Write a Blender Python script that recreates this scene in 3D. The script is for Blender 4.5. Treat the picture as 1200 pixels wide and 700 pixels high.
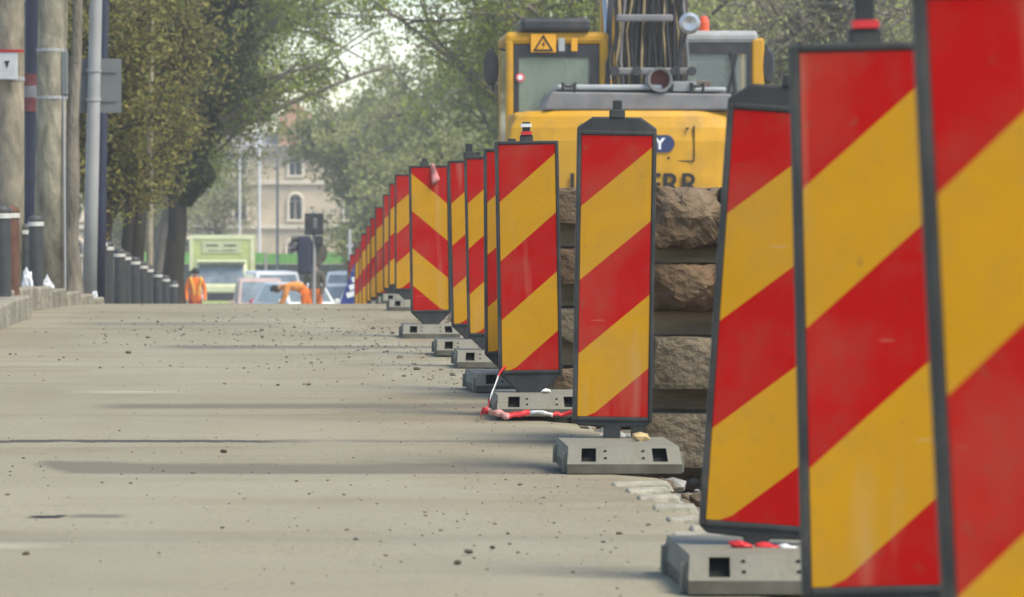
import bpy, bmesh, math, random
import numpy as np
from mathutils import Vector, Matrix, Euler

S = bpy.context.scene
for o in list(bpy.data.objects):
    bpy.data.objects.remove(o)
COL = S.collection
R = math.radians

# ------------------------------------------------------------------ camera
HCAM = 0.92                      # eye height over the road
FPX, VX, VY = 5000.0, 340.0, 243.0   # focal length and vanishing point in photo pixels (1200 x 700)
cam = bpy.data.cameras.new('camera')
camo = bpy.data.objects.new('camera', cam)
COL.objects.link(camo)
camo.location = (0, 0, HCAM)
camo.rotation_euler = (R(90), 0, 0)
cam.sensor_width = 36.0
cam.lens = 36.0 * FPX / 1200.0
cam.shift_x = (600 - VX) / 1200.0
cam.shift_y = -(350 - VY) / 1200.0
cam.clip_start = 0.1
cam.clip_end = 3000
cam.dof.use_dof = True
cam.dof.focus_distance = 19.0
cam.dof.aperture_fstop = 9.5
S.camera = camo
# ------------------------------------------------------------------ light
SUN_EL, SUN_AZ = 56.0, 128.0     # azimuth clockwise from +Y: from the right, a little behind the camera
W = bpy.data.worlds.new('World')
S.world = W
W.use_nodes = True
wn = W.node_tree
sky = wn.nodes.new('ShaderNodeTexSky')
sky.sky_type = 'NISHITA'
sky.sun_disc = False
sky.sun_elevation = R(SUN_EL)
sky.sun_rotation = R(SUN_AZ)
sky.air_density = 1.0
sky.dust_density = 0.7
sky.ozone_density = 1.0
bg = wn.nodes['Background']
wn.links.new(sky.outputs['Color'], bg.inputs['Color'])
bg.inputs['Strength'].default_value = 0.15
sun = bpy.data.lights.new('sun', 'SUN')
sun.energy = 2.8
sun.angle = R(26)
sun.color = (1.0, 0.92, 0.77)
suno = bpy.data.objects.new('sun', sun)
COL.objects.link(suno)
suno.rotation_euler = (R(90 - SUN_EL), 0, R(180 - SUN_AZ))
suno.location = (0, 0, 30)
S.view_settings.view_transform = 'Standard'
S.view_settings.look = 'None'
S.view_settings.gamma = 1.0
S.view_settings.exposure = 0.84
S.view_settings.use_curve_mapping = False


def g(y):
    """height of the road: level, over a crest near 43 m, then downhill, level again far off"""
    t = y - 38.0
    if t <= 0: return 0.0
    if t < 8: return -0.034 * t * t / 16.0
    if y < 128: return -0.034 * (t - 4.0)
    u = min(y - 128, 16.0)
    return -0.034 * 86 - 0.034 * (u - u * u / 32.0)


def at(x, y, d):
    """photo pixel + distance -> point"""
    return Vector(((x - VX) * d / FPX, d, HCAM - (y - VY) * d / FPX))


# ------------------------------------------------------------------ materials
MATS = {}


def M(name, col, rough=0.6, var=0.15, scale=6.0, bump=0.0, bscale=None, spec=0.3, metal=0.0, col2=None,
      stretch=(1, 1, 1), detail=6.0, contrast=(0.3, 0.7), dirt=None, dirt_amt=0.5, dirt_scale=3.0):
    if name in MATS: return MATS[name]
    m = bpy.data.materials.new(name)
    m.use_nodes = True
    nt = m.node_tree
    b = nt.nodes['Principled BSDF']
    tc = nt.nodes.new('ShaderNodeTexCoord')
    mp = nt.nodes.new('ShaderNodeMapping')
    mp.inputs['Scale'].default_value = stretch
    nt.links.new(tc.outputs['Object'], mp.inputs['Vector'])
    nz = nt.nodes.new('ShaderNodeTexNoise')
    nz.inputs['Scale'].default_value = scale
    nz.inputs['Detail'].default_value = detail
    nt.links.new(mp.outputs['Vector'], nz.inputs['Vector'])
    cr = nt.nodes.new('ShaderNodeValToRGB')
    a = tuple(max(0, c * (1 - var)) for c in col)
    c2 = col2 if col2 else tuple(min(1, c * (1 + var)) for c in col)
    cr.color_ramp.elements[0].position = contrast[0]
    cr.color_ramp.elements[1].position = contrast[1]
    cr.color_ramp.elements[0].color = (*a, 1)
    cr.color_ramp.elements[1].color = (*c2, 1)
    nt.links.new(nz.outputs['Fac'], cr.inputs['Fac'])
    out = cr.outputs['Color']
    if dirt:
        n2 = nt.nodes.new('ShaderNodeTexNoise')
        n2.inputs['Scale'].default_value = dirt_scale
        n2.inputs['Detail'].default_value = 9
        n2.inputs['Roughness'].default_value = 0.7
        nt.links.new(tc.outputs['Object'], n2.inputs['Vector'])
        r2 = nt.nodes.new('ShaderNodeValToRGB')
        r2.color_ramp.elements[0].position = 0.48
        r2.color_ramp.elements[1].position = 0.75
        r2.color_ramp.elements[0].color = (0, 0, 0, 1)
        r2.color_ramp.elements[1].color = (dirt_amt,) * 3 + (1,)
        nt.links.new(n2.outputs['Fac'], r2.inputs['Fac'])
        mx = nt.nodes.new('ShaderNodeMix')
        mx.data_type = 'RGBA'
        nt.links.new(r2.outputs['Color'], mx.inputs[0])
        nt.links.new(out, mx.inputs[6])
        mx.inputs[7].default_value = (*dirt, 1)
        out = mx.outputs[2]
    nt.links.new(out, b.inputs['Base Color'])
    b.inputs['Roughness'].default_value = rough
    b.inputs['Metallic'].default_value = metal
    b.inputs['Specular IOR Level'].default_value = spec
    if bump:
        nb = nt.nodes.new('ShaderNodeTexNoise')
        nb.inputs['Scale'].default_value = bscale or scale * 3
        nb.inputs['Detail'].default_value = 8
        nt.links.new(mp.outputs['Vector'], nb.inputs['Vector'])
        bp = nt.nodes.new('ShaderNodeBump')
        bp.inputs['Strength'].default_value = bump
        bp.inputs['Distance'].default_value = 0.05
        nt.links.new(nb.outputs['Fac'], bp.inputs['Height'])
        nt.links.new(bp.outputs['Normal'], b.inputs['Normal'])
    MATS[name] = m
    return m


def leaf_mat(name, cols, transl=0.35):
    """foliage: every leaf takes its own tint"""
    m = bpy.data.materials.new(name)
    m.use_nodes = True
    nt = m.node_tree
    b = nt.nodes['Principled BSDF']
    ge = nt.nodes.new('ShaderNodeNewGeometry')
    cr = nt.nodes.new('ShaderNodeValToRGB')
    el = cr.color_ramp.elements
    el[0].color = (*cols[0], 1)
    el[1].color = (*cols[-1], 1)
    for i, c in enumerate(cols[1:-1]):
        e = el.new((i + 1) / (len(cols) - 1))
        e.color = (*c, 1)
    nt.links.new(ge.outputs['Random Per Island'], cr.inputs['Fac'])
    nt.links.new(cr.outputs['Color'], b.inputs['Base Color'])
    b.inputs['Roughness'].default_value = 0.6
    b.inputs['Specular IOR Level'].default_value = 0.25
    tr = nt.nodes.new('ShaderNodeBsdfTranslucent')
    nt.links.new(cr.outputs['Color'], tr.inputs['Color'])
    mx = nt.nodes.new('ShaderNodeMixShader')
    mx.inputs[0].default_value = transl
    out = nt.nodes['Material Output']
    nt.links.new(b.outputs[0], mx.inputs[1])
    nt.links.new(tr.outputs[0], mx.inputs[2])
    nt.links.new(mx.outputs[0], out.inputs['Surface'])
    return m


def glass_mat(name, col, rough=0.08, alpha=0.55):
    """tinted vehicle glass: partly see-through, partly mirror"""
    m = bpy.data.materials.new(name)
    m.use_nodes = True
    nt = m.node_tree
    b = nt.nodes['Principled BSDF']
    b.inputs['Base Color'].default_value = (*col, 1)
    b.inputs['Roughness'].default_value = rough
    b.inputs['Specular IOR Level'].default_value = 0.7
    b.inputs['Alpha'].default_value = alpha
    return m


# ------------------------------------------------------------------ mesh helpers
class MB:
    def __init__(s):
        s.v, s.f, s.m = [], [], []

    def add(s, vs, fs, mi=0):
        n = len(s.v)
        s.v += [tuple(p) for p in vs]
        s.f += [tuple(n + i for i in f) for f in fs]
        s.m += [mi] * len(fs)
        return s

    def box(s, c, d, rot=None, mi=0, taper=1.0):
        x, y, z = (q / 2 for q in d)
        vs = []
        for sz in (-1, 1):
            k = taper if sz > 0 else 1.0
            for sx, sy in ((-1, -1), (1, -1), (1, 1), (-1, 1)):
                p = Vector((sx * x * k, sy * y * k, sz * z))
                if rot: p = Euler(rot).to_matrix() @ p
                vs.append(p + Vector(c))
        return s.add(vs, [(0, 3, 2, 1), (4, 5, 6, 7), (0, 1, 5, 4), (1, 2, 6, 5), (2, 3, 7, 6), (3, 0, 4, 7)], mi)

    def bb(s, x0, x1, y0, y1, z0, z1, mi=0):
        return s.box(((x0 + x1) / 2, (y0 + y1) / 2, (z0 + z1) / 2), (x1 - x0, y1 - y0, z1 - z0), mi=mi)

    def tube(s, pts, rad, n=8, mi=0, cap=True):
        pts = [Vector(p) for p in pts]
        if not hasattr(rad, '__len__'): rad = [rad] * len(pts)
        base = len(s.v)
        up = Vector((0.13, 0.21, 0.97))
        for i, p in enumerate(pts):
            d = (pts[min(i + 1, len(pts) - 1)] - pts[max(i - 1, 0)]).normalized()
            a = d.cross(up)
            if a.length < 0.05: a = d.cross(Vector((1, 0, 0)))
            a.normalize()
            b2 = d.cross(a).normalized()
            for k in range(n):
                t = 2 * math.pi * k / n
                s.v.append(tuple(p + (a * math.cos(t) + b2 * math.sin(t)) * rad[i]))
        for i in range(len(pts) - 1):
            for k in range(n):
                k2 = (k + 1) % n
                s.f.append((base + i * n + k, base + i * n + k2, base + (i + 1) * n + k2, base + (i + 1) * n + k))
                s.m.append(mi)
        if cap:
            s.f.append(tuple(base + k for k in reversed(range(n))))
            s.f.append(tuple(base + (len(pts) - 1) * n + k for k in range(n)))
            s.m += [mi, mi]
        return s

    def lathe(s, prof, c=(0, 0, 0), n=16, axis='z', mi=0):
        base = len(s.v)
        for r, z in prof:
            for k in range(n):
                t = 2 * math.pi * k / n
                a, b2 = r * math.cos(t), r * math.sin(t)
                p = (a, b2, z) if axis == 'z' else ((a, z, b2) if axis == 'y' else (z, a, b2))
                s.v.append((p[0] + c[0], p[1] + c[1], p[2] + c[2]))
        for i in range(len(prof) - 1):
            for k in range(n):
                k2 = (k + 1) % n
                s.f.append((base + i * n + k, base + i * n + k2, base + (i + 1) * n + k2, base + (i + 1) * n + k))
                s.m.append(mi)
        s.f.append(tuple(base + k for k in reversed(range(n))))
        s.f.append(tuple(base + (len(prof) - 1) * n + k for k in range(n)))
        s.m += [mi, mi]
        return s

    def prism(s, poly, y0, y1, mi=0, plane='xz'):
        """outline extruded along the axis that is not in the plane"""
        n = len(poly)

        def P(a, b2, t):
            return (a, t, b2) if plane == 'xz' else ((t, a, b2) if plane == 'yz' else (a, b2, t))
        vs = [P(a, b2, y0) for a, b2 in poly] + [P(a, b2, y1) for a, b2 in poly]
        fs = [tuple(range(n)), tuple(reversed(range(n, 2 * n)))]
        fs += [(i, n + i, n + (i + 1) % n, (i + 1) % n) for i in range(n)]
        return s.add(vs, fs, mi)

    def build(s, name, mats, parent=None, smooth=False, bevel=0.0, loc=None):
        me = bpy.data.meshes.new(name)
        me.from_pydata(s.v, [], s.f)
        if not isinstance(mats, (list, tuple)): mats = [mats]
        for m in mats: me.materials.append(m)
        if len(mats) > 1: me.polygons.foreach_set('material_index', s.m)
        bm = bmesh.new()
        bm.from_mesh(me)
        bmesh.ops.recalc_face_normals(bm, faces=bm.faces)
        bm.to_mesh(me)
        bm.free()
        if smooth:
            me.polygons.foreach_set('use_smooth', [True] * len(me.polygons))
        me.update()
        o = bpy.data.objects.new(name, me)
        COL.objects.link(o)
        if parent: o.parent = parent
        if loc is not None: o.location = loc
        if bevel:
            md = o.modifiers.new('bevel', 'BEVEL')
            md.width = bevel
            md.segments = 2
            md.limit_method = 'ANGLE'
            md.angle_limit = R(35)
        return o


def thing(name, label, cat, loc=(0, 0, 0), rot=(0, 0, 0), group=None):
    o = bpy.data.objects.new(name, None)
    COL.objects.link(o)
    o.location = loc
    o.rotation_euler = rot
    o.empty_display_size = 0.2
    return tag(o, label, cat, group)


def tag(o, label, cat, group=None):
    o['label'] = label
    o['category'] = cat
    if group: o['group'] = group
    return o


def structure(o):
    o['kind'] = 'structure'
    return o


def stuff(o, label=None, cat=None):
    o['kind'] = 'stuff'
    if label:
        o['label'] = label
        o['category'] = cat
    return o


def text_mesh(body, size, mat, name, parent, loc, rot, bold=0.0, extrude=0.004, squash=1.0, align='CENTER'):
    cu = bpy.data.curves.new('t', 'FONT')
    cu.body = body
    cu.size = size
    cu.offset = bold
    cu.extrude = extrude
    cu.align_x = align
    to = bpy.data.objects.new('t', cu)
    COL.objects.link(to)
    me = bpy.data.meshes.new_from_object(to.evaluated_get(bpy.context.evaluated_depsgraph_get()))
    bpy.data.objects.remove(to)
    me.materials.clear()
    me.materials.append(mat)
    o = bpy.data.objects.new(name, me)
    COL.objects.link(o)
    o.parent = parent
    o.location = loc
    o.rotation_euler = rot
    o.scale = (squash, 1, 1)
    return o


def raw(name, V, F, mats, parent=None, smooth=False, mi=None):
    """numpy quads/tris -> object"""
    me = bpy.data.meshes.new(name)
    nv, nf, k = len(V), len(F), F.shape[1]
    me.vertices.add(nv)
    me.vertices.foreach_set('co', V.astype(np.float32).ravel())
    me.loops.add(nf * k)
    me.loops.foreach_set('vertex_index', F.astype(np.int32).ravel())
    me.polygons.add(nf)
    me.polygons.foreach_set('loop_start', np.arange(0, nf * k, k, dtype=np.int32))
    me.polygons.foreach_set('loop_total', np.full(nf, k, dtype=np.int32))
    if not isinstance(mats, (list, tuple)): mats = [mats]
    for m in mats: me.materials.append(m)
    if smooth: me.polygons.foreach_set('use_smooth', np.ones(nf, dtype=bool))
    me.update(calc_edges=True)
    me.validate()
    o = bpy.data.objects.new(name, me)
    COL.objects.link(o)
    if parent: o.parent = parent
    return o


# ------------------------------------------------------------------ setting
def road_material():
    m = bpy.data.materials.new('dusty_road')
    m.use_nodes = True
    nt = m.node_tree
    L = nt.links.new
    b = nt.nodes['Principled BSDF']
    tc = nt.nodes.new('ShaderNodeTexCoord')
    sep = nt.nodes.new('ShaderNodeSeparateXYZ')

    def noise(scale, stretch, detail=6, rough=0.55):
        mp = nt.nodes.new('ShaderNodeMapping')
        mp.inputs['Scale'].default_value = stretch
        L(tc.outputs['Object'], mp.inputs['Vector'])
        n = nt.nodes.new('ShaderNodeTexNoise')
        n.inputs['Scale'].default_value = scale
        n.inputs['Detail'].default_value = detail
        n.inputs['Roughness'].default_value = rough
        L(mp.outputs['Vector'], n.inputs['Vector'])
        return n.outputs['Fac']

    def math2(op, a, b2, clamp=False):
        n = nt.nodes.new('ShaderNodeMath')
        n.operation = op
        n.use_clamp = clamp
        for i, q in enumerate((a, b2)):
            if isinstance(q, (int, float)): n.inputs[i].default_value = q
            else: L(q, n.inputs[i])
        return n.outputs[0]

    def ramp(f, p0, p1, c0=(0, 0, 0), c1=(1, 1, 1)):
        r = nt.nodes.new('ShaderNodeValToRGB')
        r.color_ramp.elements[0].position = p0
        r.color_ramp.elements[1].position = p1
        r.color_ramp.elements[0].color = (*c0, 1)
        r.color_ramp.elements[1].color = (*c1, 1)
        L(f, r.inputs['Fac'])
        return r.outputs['Color']

    def mix(f, a, b2):
        n = nt.nodes.new('ShaderNodeMix')
        n.data_type = 'RGBA'
        if isinstance(f, (int, float)): n.inputs[0].default_value = f
        else: L(f, n.inputs[0])
        for i, q in ((6, a), (7, b2)):
            if isinstance(q, tuple): n.inputs[i].default_value = (*q, 1)
            else: L(q, n.inputs[i])
        return n.outputs[2]
    L(tc.outputs['Object'], sep.inputs[0])
    wob = math2('MULTIPLY', math2('SUBTRACT', noise(5.0, (0.6, 0.6, 1), 10, 0.8), 0.5), 0.42)
    X = math2('ADD', sep.outputs[0], math2('MULTIPLY', math2('SUBTRACT', noise(1.2, (1, 1, 1)), 0.5), 0.5))
    Y = math2('ADD', sep.outputs[1], wob)
    # pale dust over worn concrete, in drifts
    base = ramp(noise(0.55, (0.6, 0.5, 1), 8, 0.62), 0.32, 0.68, (0.242, 0.212, 0.138), (0.312, 0.279, 0.19))
    grey = ramp(noise(0.5, (0.35, 0.12, 1), 6, 0.6), 0.48, 0.64)
    base = mix(math2('MULTIPLY', grey, 0.6), base, (0.272, 0.253, 0.178))
    streak = ramp(noise(1.0, (0.3, 1.3, 1), 7, 0.65), 0.52, 0.72)
    base = mix(math2('MULTIPLY', streak, 0.7), base, (0.172, 0.136, 0.08))
    fine = ramp(noise(55, (1, 1, 1), 5, 0.7), 0.3, 0.75, (0.84, 0.84, 0.84), (1.1, 1.1, 1.1))
    mul = nt.nodes.new('ShaderNodeMix')
    mul.data_type = 'RGBA'
    mul.blend_type = 'MULTIPLY'
    mul.inputs[0].default_value = 1.0
    L(base, mul.inputs[6])
    L(fine, mul.inputs[7])
    col = mul.outputs[2]

    dirtm = ramp(noise(0.9, (0.8, 0.45, 1), 9, 0.7), 0.44, 0.64)
    side = ramp(math2('MULTIPLY', math2('ADD', X, 0.4), 0.7, True), 0.25, 1.0, (0.25, 0.25, 0.25), (1, 1, 1))
    farm = ramp(math2('DIVIDE', math2('SUBTRACT', Y, 12.0), 14.0, True), 0.0, 1.0, (0.3, 0.3, 0.3), (1, 1, 1))
    dm = math2('MULTIPLY', math2('MULTIPLY', dirtm, side), farm)
    col = mix(math2('MULTIPLY', dm, 0.95), col, (0.17, 0.128, 0.075))
    speck = ramp(noise(70, (1, 0.5, 1), 3, 0.6), 0.60, 0.66)
    col = mix(math2('MULTIPLY', speck, math2('ADD', math2('MULTIPLY', dirtm, 0.65), 0.14)), col, (0.09, 0.072, 0.05))
    track = ramp(noise(1.6, (1.0, 0.02, 1), 3, 0.5), 0.5, 0.68)
    col = mix(math2('MULTIPLY', track, 0.3), col, (0.272, 0.25, 0.178))

    def rect(x0, x1, y0, y1, sx, sy):
        a = math2('DIVIDE', math2('SUBTRACT', X, x0), sx, True)
        b2 = math2('DIVIDE', math2('SUBTRACT', x1, X), sx, True)
        c = math2('DIVIDE', math2('SUBTRACT', Y, y0), sy, True)
        d = math2('DIVIDE', math2('SUBTRACT', y1, Y), sy, True)
        return math2('MULTIPLY', math2('MULTIPLY', a, b2), math2('MULTIPLY', c, d))
    # darker repair patches, joints, one dark spill and pale scrapes
    for x0, x1, y0, y1, sx, sy, amt, c in (
            (-0.86, 1.3, 14.62, 15.55, 0.05, 0.16, 0.78, (0.125, 0.108, 0.08)),
            (-2.1, 0.15, 16.58, 16.76, 0.3, 0.04, 0.9, (0.06, 0.05, 0.045)),
            (-0.1, 1.3, 16.5, 16.85, 0.4, 0.12, 0.55, (0.12, 0.105, 0.085)),
            (-0.95, 1.2, 19.5, 20.2, 0.2, 0.25, 0.75, (0.12, 0.105, 0.082)),
            (-1.0, 1.25, 27.6, 28.7, 0.3, 0.3, 0.75, (0.11, 0.095, 0.075)),
            (-2.0, 0.2, 33.0, 34.2, 0.5, 0.5, 0.6, (0.13, 0.11, 0.085)),
            (-0.84, -0.70, 12.74, 12.92, 0.03, 0.04, 0.97, (0.03, 0.027, 0.025)),
            (-0.72, -0.48, 12.74, 12.96, 0.05, 0.08, 0.6, (0.07, 0.06, 0.05)),
            (-1.2, -0.45, 20.9, 21.4, 0.3, 0.2, 0.45, (0.42, 0.40, 0.32)),
            (-1.0, -0.62, 11.5, 11.8, 0.15, 0.12, 0.4, (0.42, 0.40, 0.32)),
            (-2.0, 1.3, 11.75, 12.1, 0.6, 0.2, 0.22, (0.18, 0.18, 0.17)),
            (-2.0, 1.3, 10.2, 10.5, 0.6, 0.2, 0.2, (0.2, 0.18, 0.14)),
            (-1.9, 0.9, 35.5, 38.0, 0.5, 0.9, 0.35, (0.17, 0.145, 0.105))):
        col = mix(math2('MULTIPLY', rect(x0, x1, y0, y1, sx, sy), amt), col, c)
    L(col, b.inputs['Base Color'])
    b.inputs['Roughness'].default_value = 0.9
    b.inputs['Specular IOR Level'].default_value = 0.15
    bp = nt.nodes.new('ShaderNodeBump')
    bp.inputs['Strength'].default_value = 0.35
    bp.inputs['Distance'].default_value = 0.012
    L(noise(30, (1, 1, 1), 9, 0.7), bp.inputs['Height'])
    L(bp.outputs['Normal'], b.inputs['Normal'])
    return m


def sheet(name, xs, ys, zf, mat):
    V = np.array([(x if not callable(x) else x(y), y, zf(x if not callable(x) else x(y), y)) for y in ys for x in xs])
    n, k = len(xs), len(ys)
    F = np.array([(j * n + i, j * n + i + 1, (j + 1) * n + i + 1, (j + 1) * n + i)
                  for j in range(k - 1) for i in range(n - 1)])
    return raw(name, V, F, mat, smooth=True)


rnd = random.Random(7)
m_dirt = M('dug_earth', (0.16, 0.125, 0.085), 0.95, 0.4, 1.4, bump=0.8, bscale=9, spec=0.1, col2=(0.23, 0.2, 0.15))
m_road = road_material()
m_conc = M('worn_concrete', (0.27, 0.24, 0.18), 0.9, 0.3, 5, bump=0.5, bscale=22, spec=0.15, dirt=(0.11, 0.09, 0.065), dirt_amt=0.8)

ys_far = [-6, 0, 5] + [8 + 1.0 * i for i in range(0, 130)] + [140, 150, 170, 200, 260, 400, 700, 1500]


def ground_z(x, y):
    if x > 1.3 and y < 60:
        return g(y) - 0.15 + 0.05 * math.sin(x * 3.1 + y * 1.7) * math.sin(y * 0.9 + x)
    return g(y) - 0.15


structure(sheet('ground', [-600, -120, -40, -12, -5, -2, 0, 1.1, 1.5, 1.9, 2.3, 2.8, 3.4, 4.2, 5.2, 7, 12, 40, 120, 600],
                ys_far, ground_z, m_dirt))


# road slab: gentle waves, broken right edge
def wave(x, y):
    if y > 42: return 0.0
    return min(1, (42 - y) / 4) * (0.006 * math.sin(y * 1.9 + 0.5 * math.sin(x * 1.3)) + 0.005 * math.sin(y * 0.83 + x * 0.4 + 1.2)
            + 0.003 * math.sin(y * 4.3 + x * 0.9) - (0.02 * math.exp(-((y - 15.1) / 0.35) ** 2) if x > -0.85 else 0))


def edge_x(y):
    return 1.235 + 0.035 * math.sin(y * 2.9) * math.sin(y * 0.77 + 1) + 0.018 * math.sin(y * 11.3) + 0.012 * math.sin(y * 23.1)


ysr = [-4, 0] + [2 + 0.12 * i for i in range(480)] + [60 + 2 * i for i in range(50)] + [165, 180, 210, 260, 330]
V, F = [], []
xs = [-2.46, -1.9, -1.5, -1.0, -0.5, 0, 0.4, 0.8, 1.0, 1.1]
nx = len(xs) + 2
for y in ysr:
    e = edge_x(y) if y < 60 else 1.24
    row = [(x, y, g(y) + wave(x, y)) for x in xs] + [(e, y, g(y) + wave(1.2, y) - 0.012), (e + 0.02, y, g(y) - 0.2)]
    V += row
for j in range(len(ysr) - 1):
    for i in range(nx - 1):
        F.append((j * nx + i, j * nx + i + 1, (j + 1) * nx + i + 1, (j + 1) * nx + i))
structure(raw('road', np.array(V), np.array(F), m_road, smooth=True))


# left pavement, raised near the camera and dropped behind the crest
def pave_z(y):
    k = min(1, max(0, (43.0 - y) / 5.0))
    return g(y) + 0.012 + 0.175 * k


m_pave = M('pavement_asphalt', (0.2, 0.18, 0.14), 0.92, 0.3, 2.5, bump=0.4, bscale=30, spec=0.12)
V, F = [], []
ysp = [4 + 0.5 * i for i in range(120)] + [64 + 4 * i for i in range(30)]
for y in ysp:
    e = -2.28 if y < 35.8 else (-2.49 + .076 * (y - 35.8) if y < 42.6 else -1.97)
    V += [(-14, y, pave_z(y)), (-6, y, pave_z(y)), (e, y, pave_z(y)), (e + 0.005, y, g(y) - 0.16)]
for j in range(len(ysp) - 1):
    for i in range(3):
        F.append((j * 4 + i, j * 4 + i + 1, (j + 1) * 4 + i + 1, (j + 1) * 4 + i))
structure(raw('pavement', np.array(V), np.array(F), m_pave))

# kerb: a straight run of stones that stops, then a run set back that curves out to the road
kerb = thing('kerb', 'grey concrete kerb stones along the pavement beside the bollards', 'kerb', (0, 0, 0))
for i in range(12):
    y0 = 24.9 + i * 0.9
    mb = MB().box((-2.225, y0 + 0.44, 0.07), (0.13, 0.885, 0.24 + rnd.uniform(-.01, .01)), rot=(0, rnd.uniform(-.02, .02), rnd.uniform(-.008, .008)))
    mb.build('kerb_stone', m_conc, kerb, bevel=0.02)
pts = [(-2.42, 36.0), (-2.38, 37.0), (-2.31, 38.0), (-2.24, 39.0), (-2.16, 40.0), (-2.08, 41.0), (-2.0, 42.0), (-1.94, 43.0)]
for (xa, ya), (xb, yb) in zip(pts[:-1], pts[1:]):
    L_ = math.hypot(xb - xa, yb - ya)
    zt = max(pave_z((ya + yb) / 2) + 0.03, g(ya) + 0.05)
    MB().box(((xa + xb) / 2, (ya + yb) / 2, zt - 0.13), (L_ * 0.985, 0.14, 0.26), rot=(0, 0, math.atan2(yb - ya, xb - xa))).build('kerb_stone', m_conc, kerb, bevel=0.02)

# ------------------------------------------------------------------ delineator panels
def sticker(name, col, dirt):
    m = M(name, col, 0.38, 0.09, 2.6, spec=0.05, dirt=dirt, dirt_amt=0.55, dirt_scale=7)
    nt = m.node_tree
    b = nt.nodes['Principled BSDF']
    src = b.inputs['Base Color'].links[0].from_socket
    tc = nt.nodes['Texture Coordinate']

    def layer(src, scale, stretch, p0, p1, amt, c, detail=8):
        mp = nt.nodes.new('ShaderNodeMapping')
        mp.inputs['Scale'].default_value = stretch
        oi = nt.nodes.new('ShaderNodeObjectInfo')
        ad = nt.nodes.new('ShaderNodeVectorMath')
        ad.operation = 'ADD'
        nt.links.new(tc.outputs['Object'], ad.inputs[0])
        nt.links.new(oi.outputs['Location'], ad.inputs[1])
        nt.links.new(ad.outputs[0], mp.inputs['Vector'])
        n = nt.nodes.new('ShaderNodeTexNoise')
        n.inputs['Scale'].default_value = scale
        n.inputs['Detail'].default_value = detail
        nt.links.new(mp.outputs['Vector'], n.inputs['Vector'])
        r = nt.nodes.new('ShaderNodeValToRGB')
        r.color_ramp.elements[0].position = p0
        r.color_ramp.elements[1].position = p1
        r.color_ramp.elements[0].color = (0, 0, 0, 1)
        r.color_ramp.elements[1].color = (amt,) * 3 + (1,)
        nt.links.new(n.outputs['Fac'], r.inputs['Fac'])
        x = nt.nodes.new('ShaderNodeMix')
        x.data_type = 'RGBA'
        nt.links.new(r.outputs['Color'], x.inputs[0])
        nt.links.new(src, x.inputs[6])
        x.inputs[7].default_value = (*c, 1)
        return x.outputs[2]
    src = layer(src, 34, (1, 1, 1), .66, .74, .35, (0.12, 0.085, 0.05))
    src = layer(src, 3.2, (1, 1, 1), .48, .78, .2, (0.27, 0.19, 0.11))          # mud flecks
    src = layer(src, 9, (1, 1, .12), .60, .75, .28, (0.42, 0.33, 0.22))         # dust runs
    src = layer(src, 26, (.25, 1, 1.6), .72, .75, .25, (0.45, 0.32, 0.22), 3)     # scuffs
    nt.links.new(src, b.inputs['Base Color'])
    return m


m_red = sticker('red_sheeting', (0.37, 0.005, 0.004), (0.25, 0.05, 0.035))
m_yel = sticker('yellow_sheeting', (0.465, 0.232, 0.010), (0.31, 0.19, 0.04))
m_rub = M('dark_frame', (0.030, 0.031, 0.030), 0.55, 0.3, 9, spec=0.3, dirt=(0.12, 0.11, 0.09), dirt_amt=0.55, dirt_scale=5)
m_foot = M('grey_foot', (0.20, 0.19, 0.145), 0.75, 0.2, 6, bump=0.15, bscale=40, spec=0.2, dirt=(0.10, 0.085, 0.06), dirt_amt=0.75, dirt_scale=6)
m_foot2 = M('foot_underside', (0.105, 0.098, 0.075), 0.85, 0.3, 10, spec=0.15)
m_dark = M('black_pocket', (0.02, 0.02, 0.018), 0.9, 0.3, 10)
m_white = M('white_plastic', (0.66, 0.66, 0.63), 0.5, 0.1, 12)
m_redtape = M('red_tape', (0.55, 0.03, 0.035), 0.5, 0.25, 14)

PW, PH, FR = 0.125, 0.5, 0.016      # half face width, half face height, frame border


def stripe_mesh(mirror=False):
    """flat face cut into slanted bands: red, yellow, red, yellow, red"""
    mb = MB()
    a0, pitch, off = 0.254, 0.262, 0.214

    def lim(t, k): return a0 + pitch * k - off * t      # depth from the top at t (0 left .. 1 right)
    prev = lambda t: 0.0
    nseg = 8
    for k in range(5):
        cur = (lambda kk: (lambda t: min(max(lim(t, kk), 0), 2 * PH)))(k) if k < 4 else (lambda t: 2 * PH)
        for i in range(nseg):
            t0, t1 = i / nseg, (i + 1) / nseg
            q = [(t0, prev(t0)), (t1, prev(t1)), (t1, cur(t1)), (t0, cur(t0))]
            vs = []
            for t, dep in q:
                x = -PW + 2 * PW * t
                if mirror: x = -x
                vs.append((x, 0, PH - dep))
            mb.add(vs, [(0, 1, 2, 3)], k % 2)
        prev = cur
    return mb


def outline(funnel, chamfer, stub_w=0.05):
    w = PW + FR
    t, b_ = PH + FR, -PH - FR
    p = [(-w, b_)]
    if funnel: p += [(-0.055, b_ - 0.085), (-0.055, b_ - 0.12), (0.055, b_ - 0.12), (0.055, b_ - 0.085)]
    else: p += [(-w + 0.02, b_ - 0.018), (-0.03, b_ - 0.022), (-0.03, b_ - 0.1), (0.03, b_ - 0.1), (0.03, b_ - 0.022), (w - 0.02, b_ - 0.018)]
    p += [(w, b_)]
    if chamfer: p += [(w, t + 0.012), (w - 0.055, t + 0.05), (-w + 0.055, t + 0.05), (-w, t + 0.012)]
    else: p += [(w, t), (-w, t)]
    return p


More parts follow.
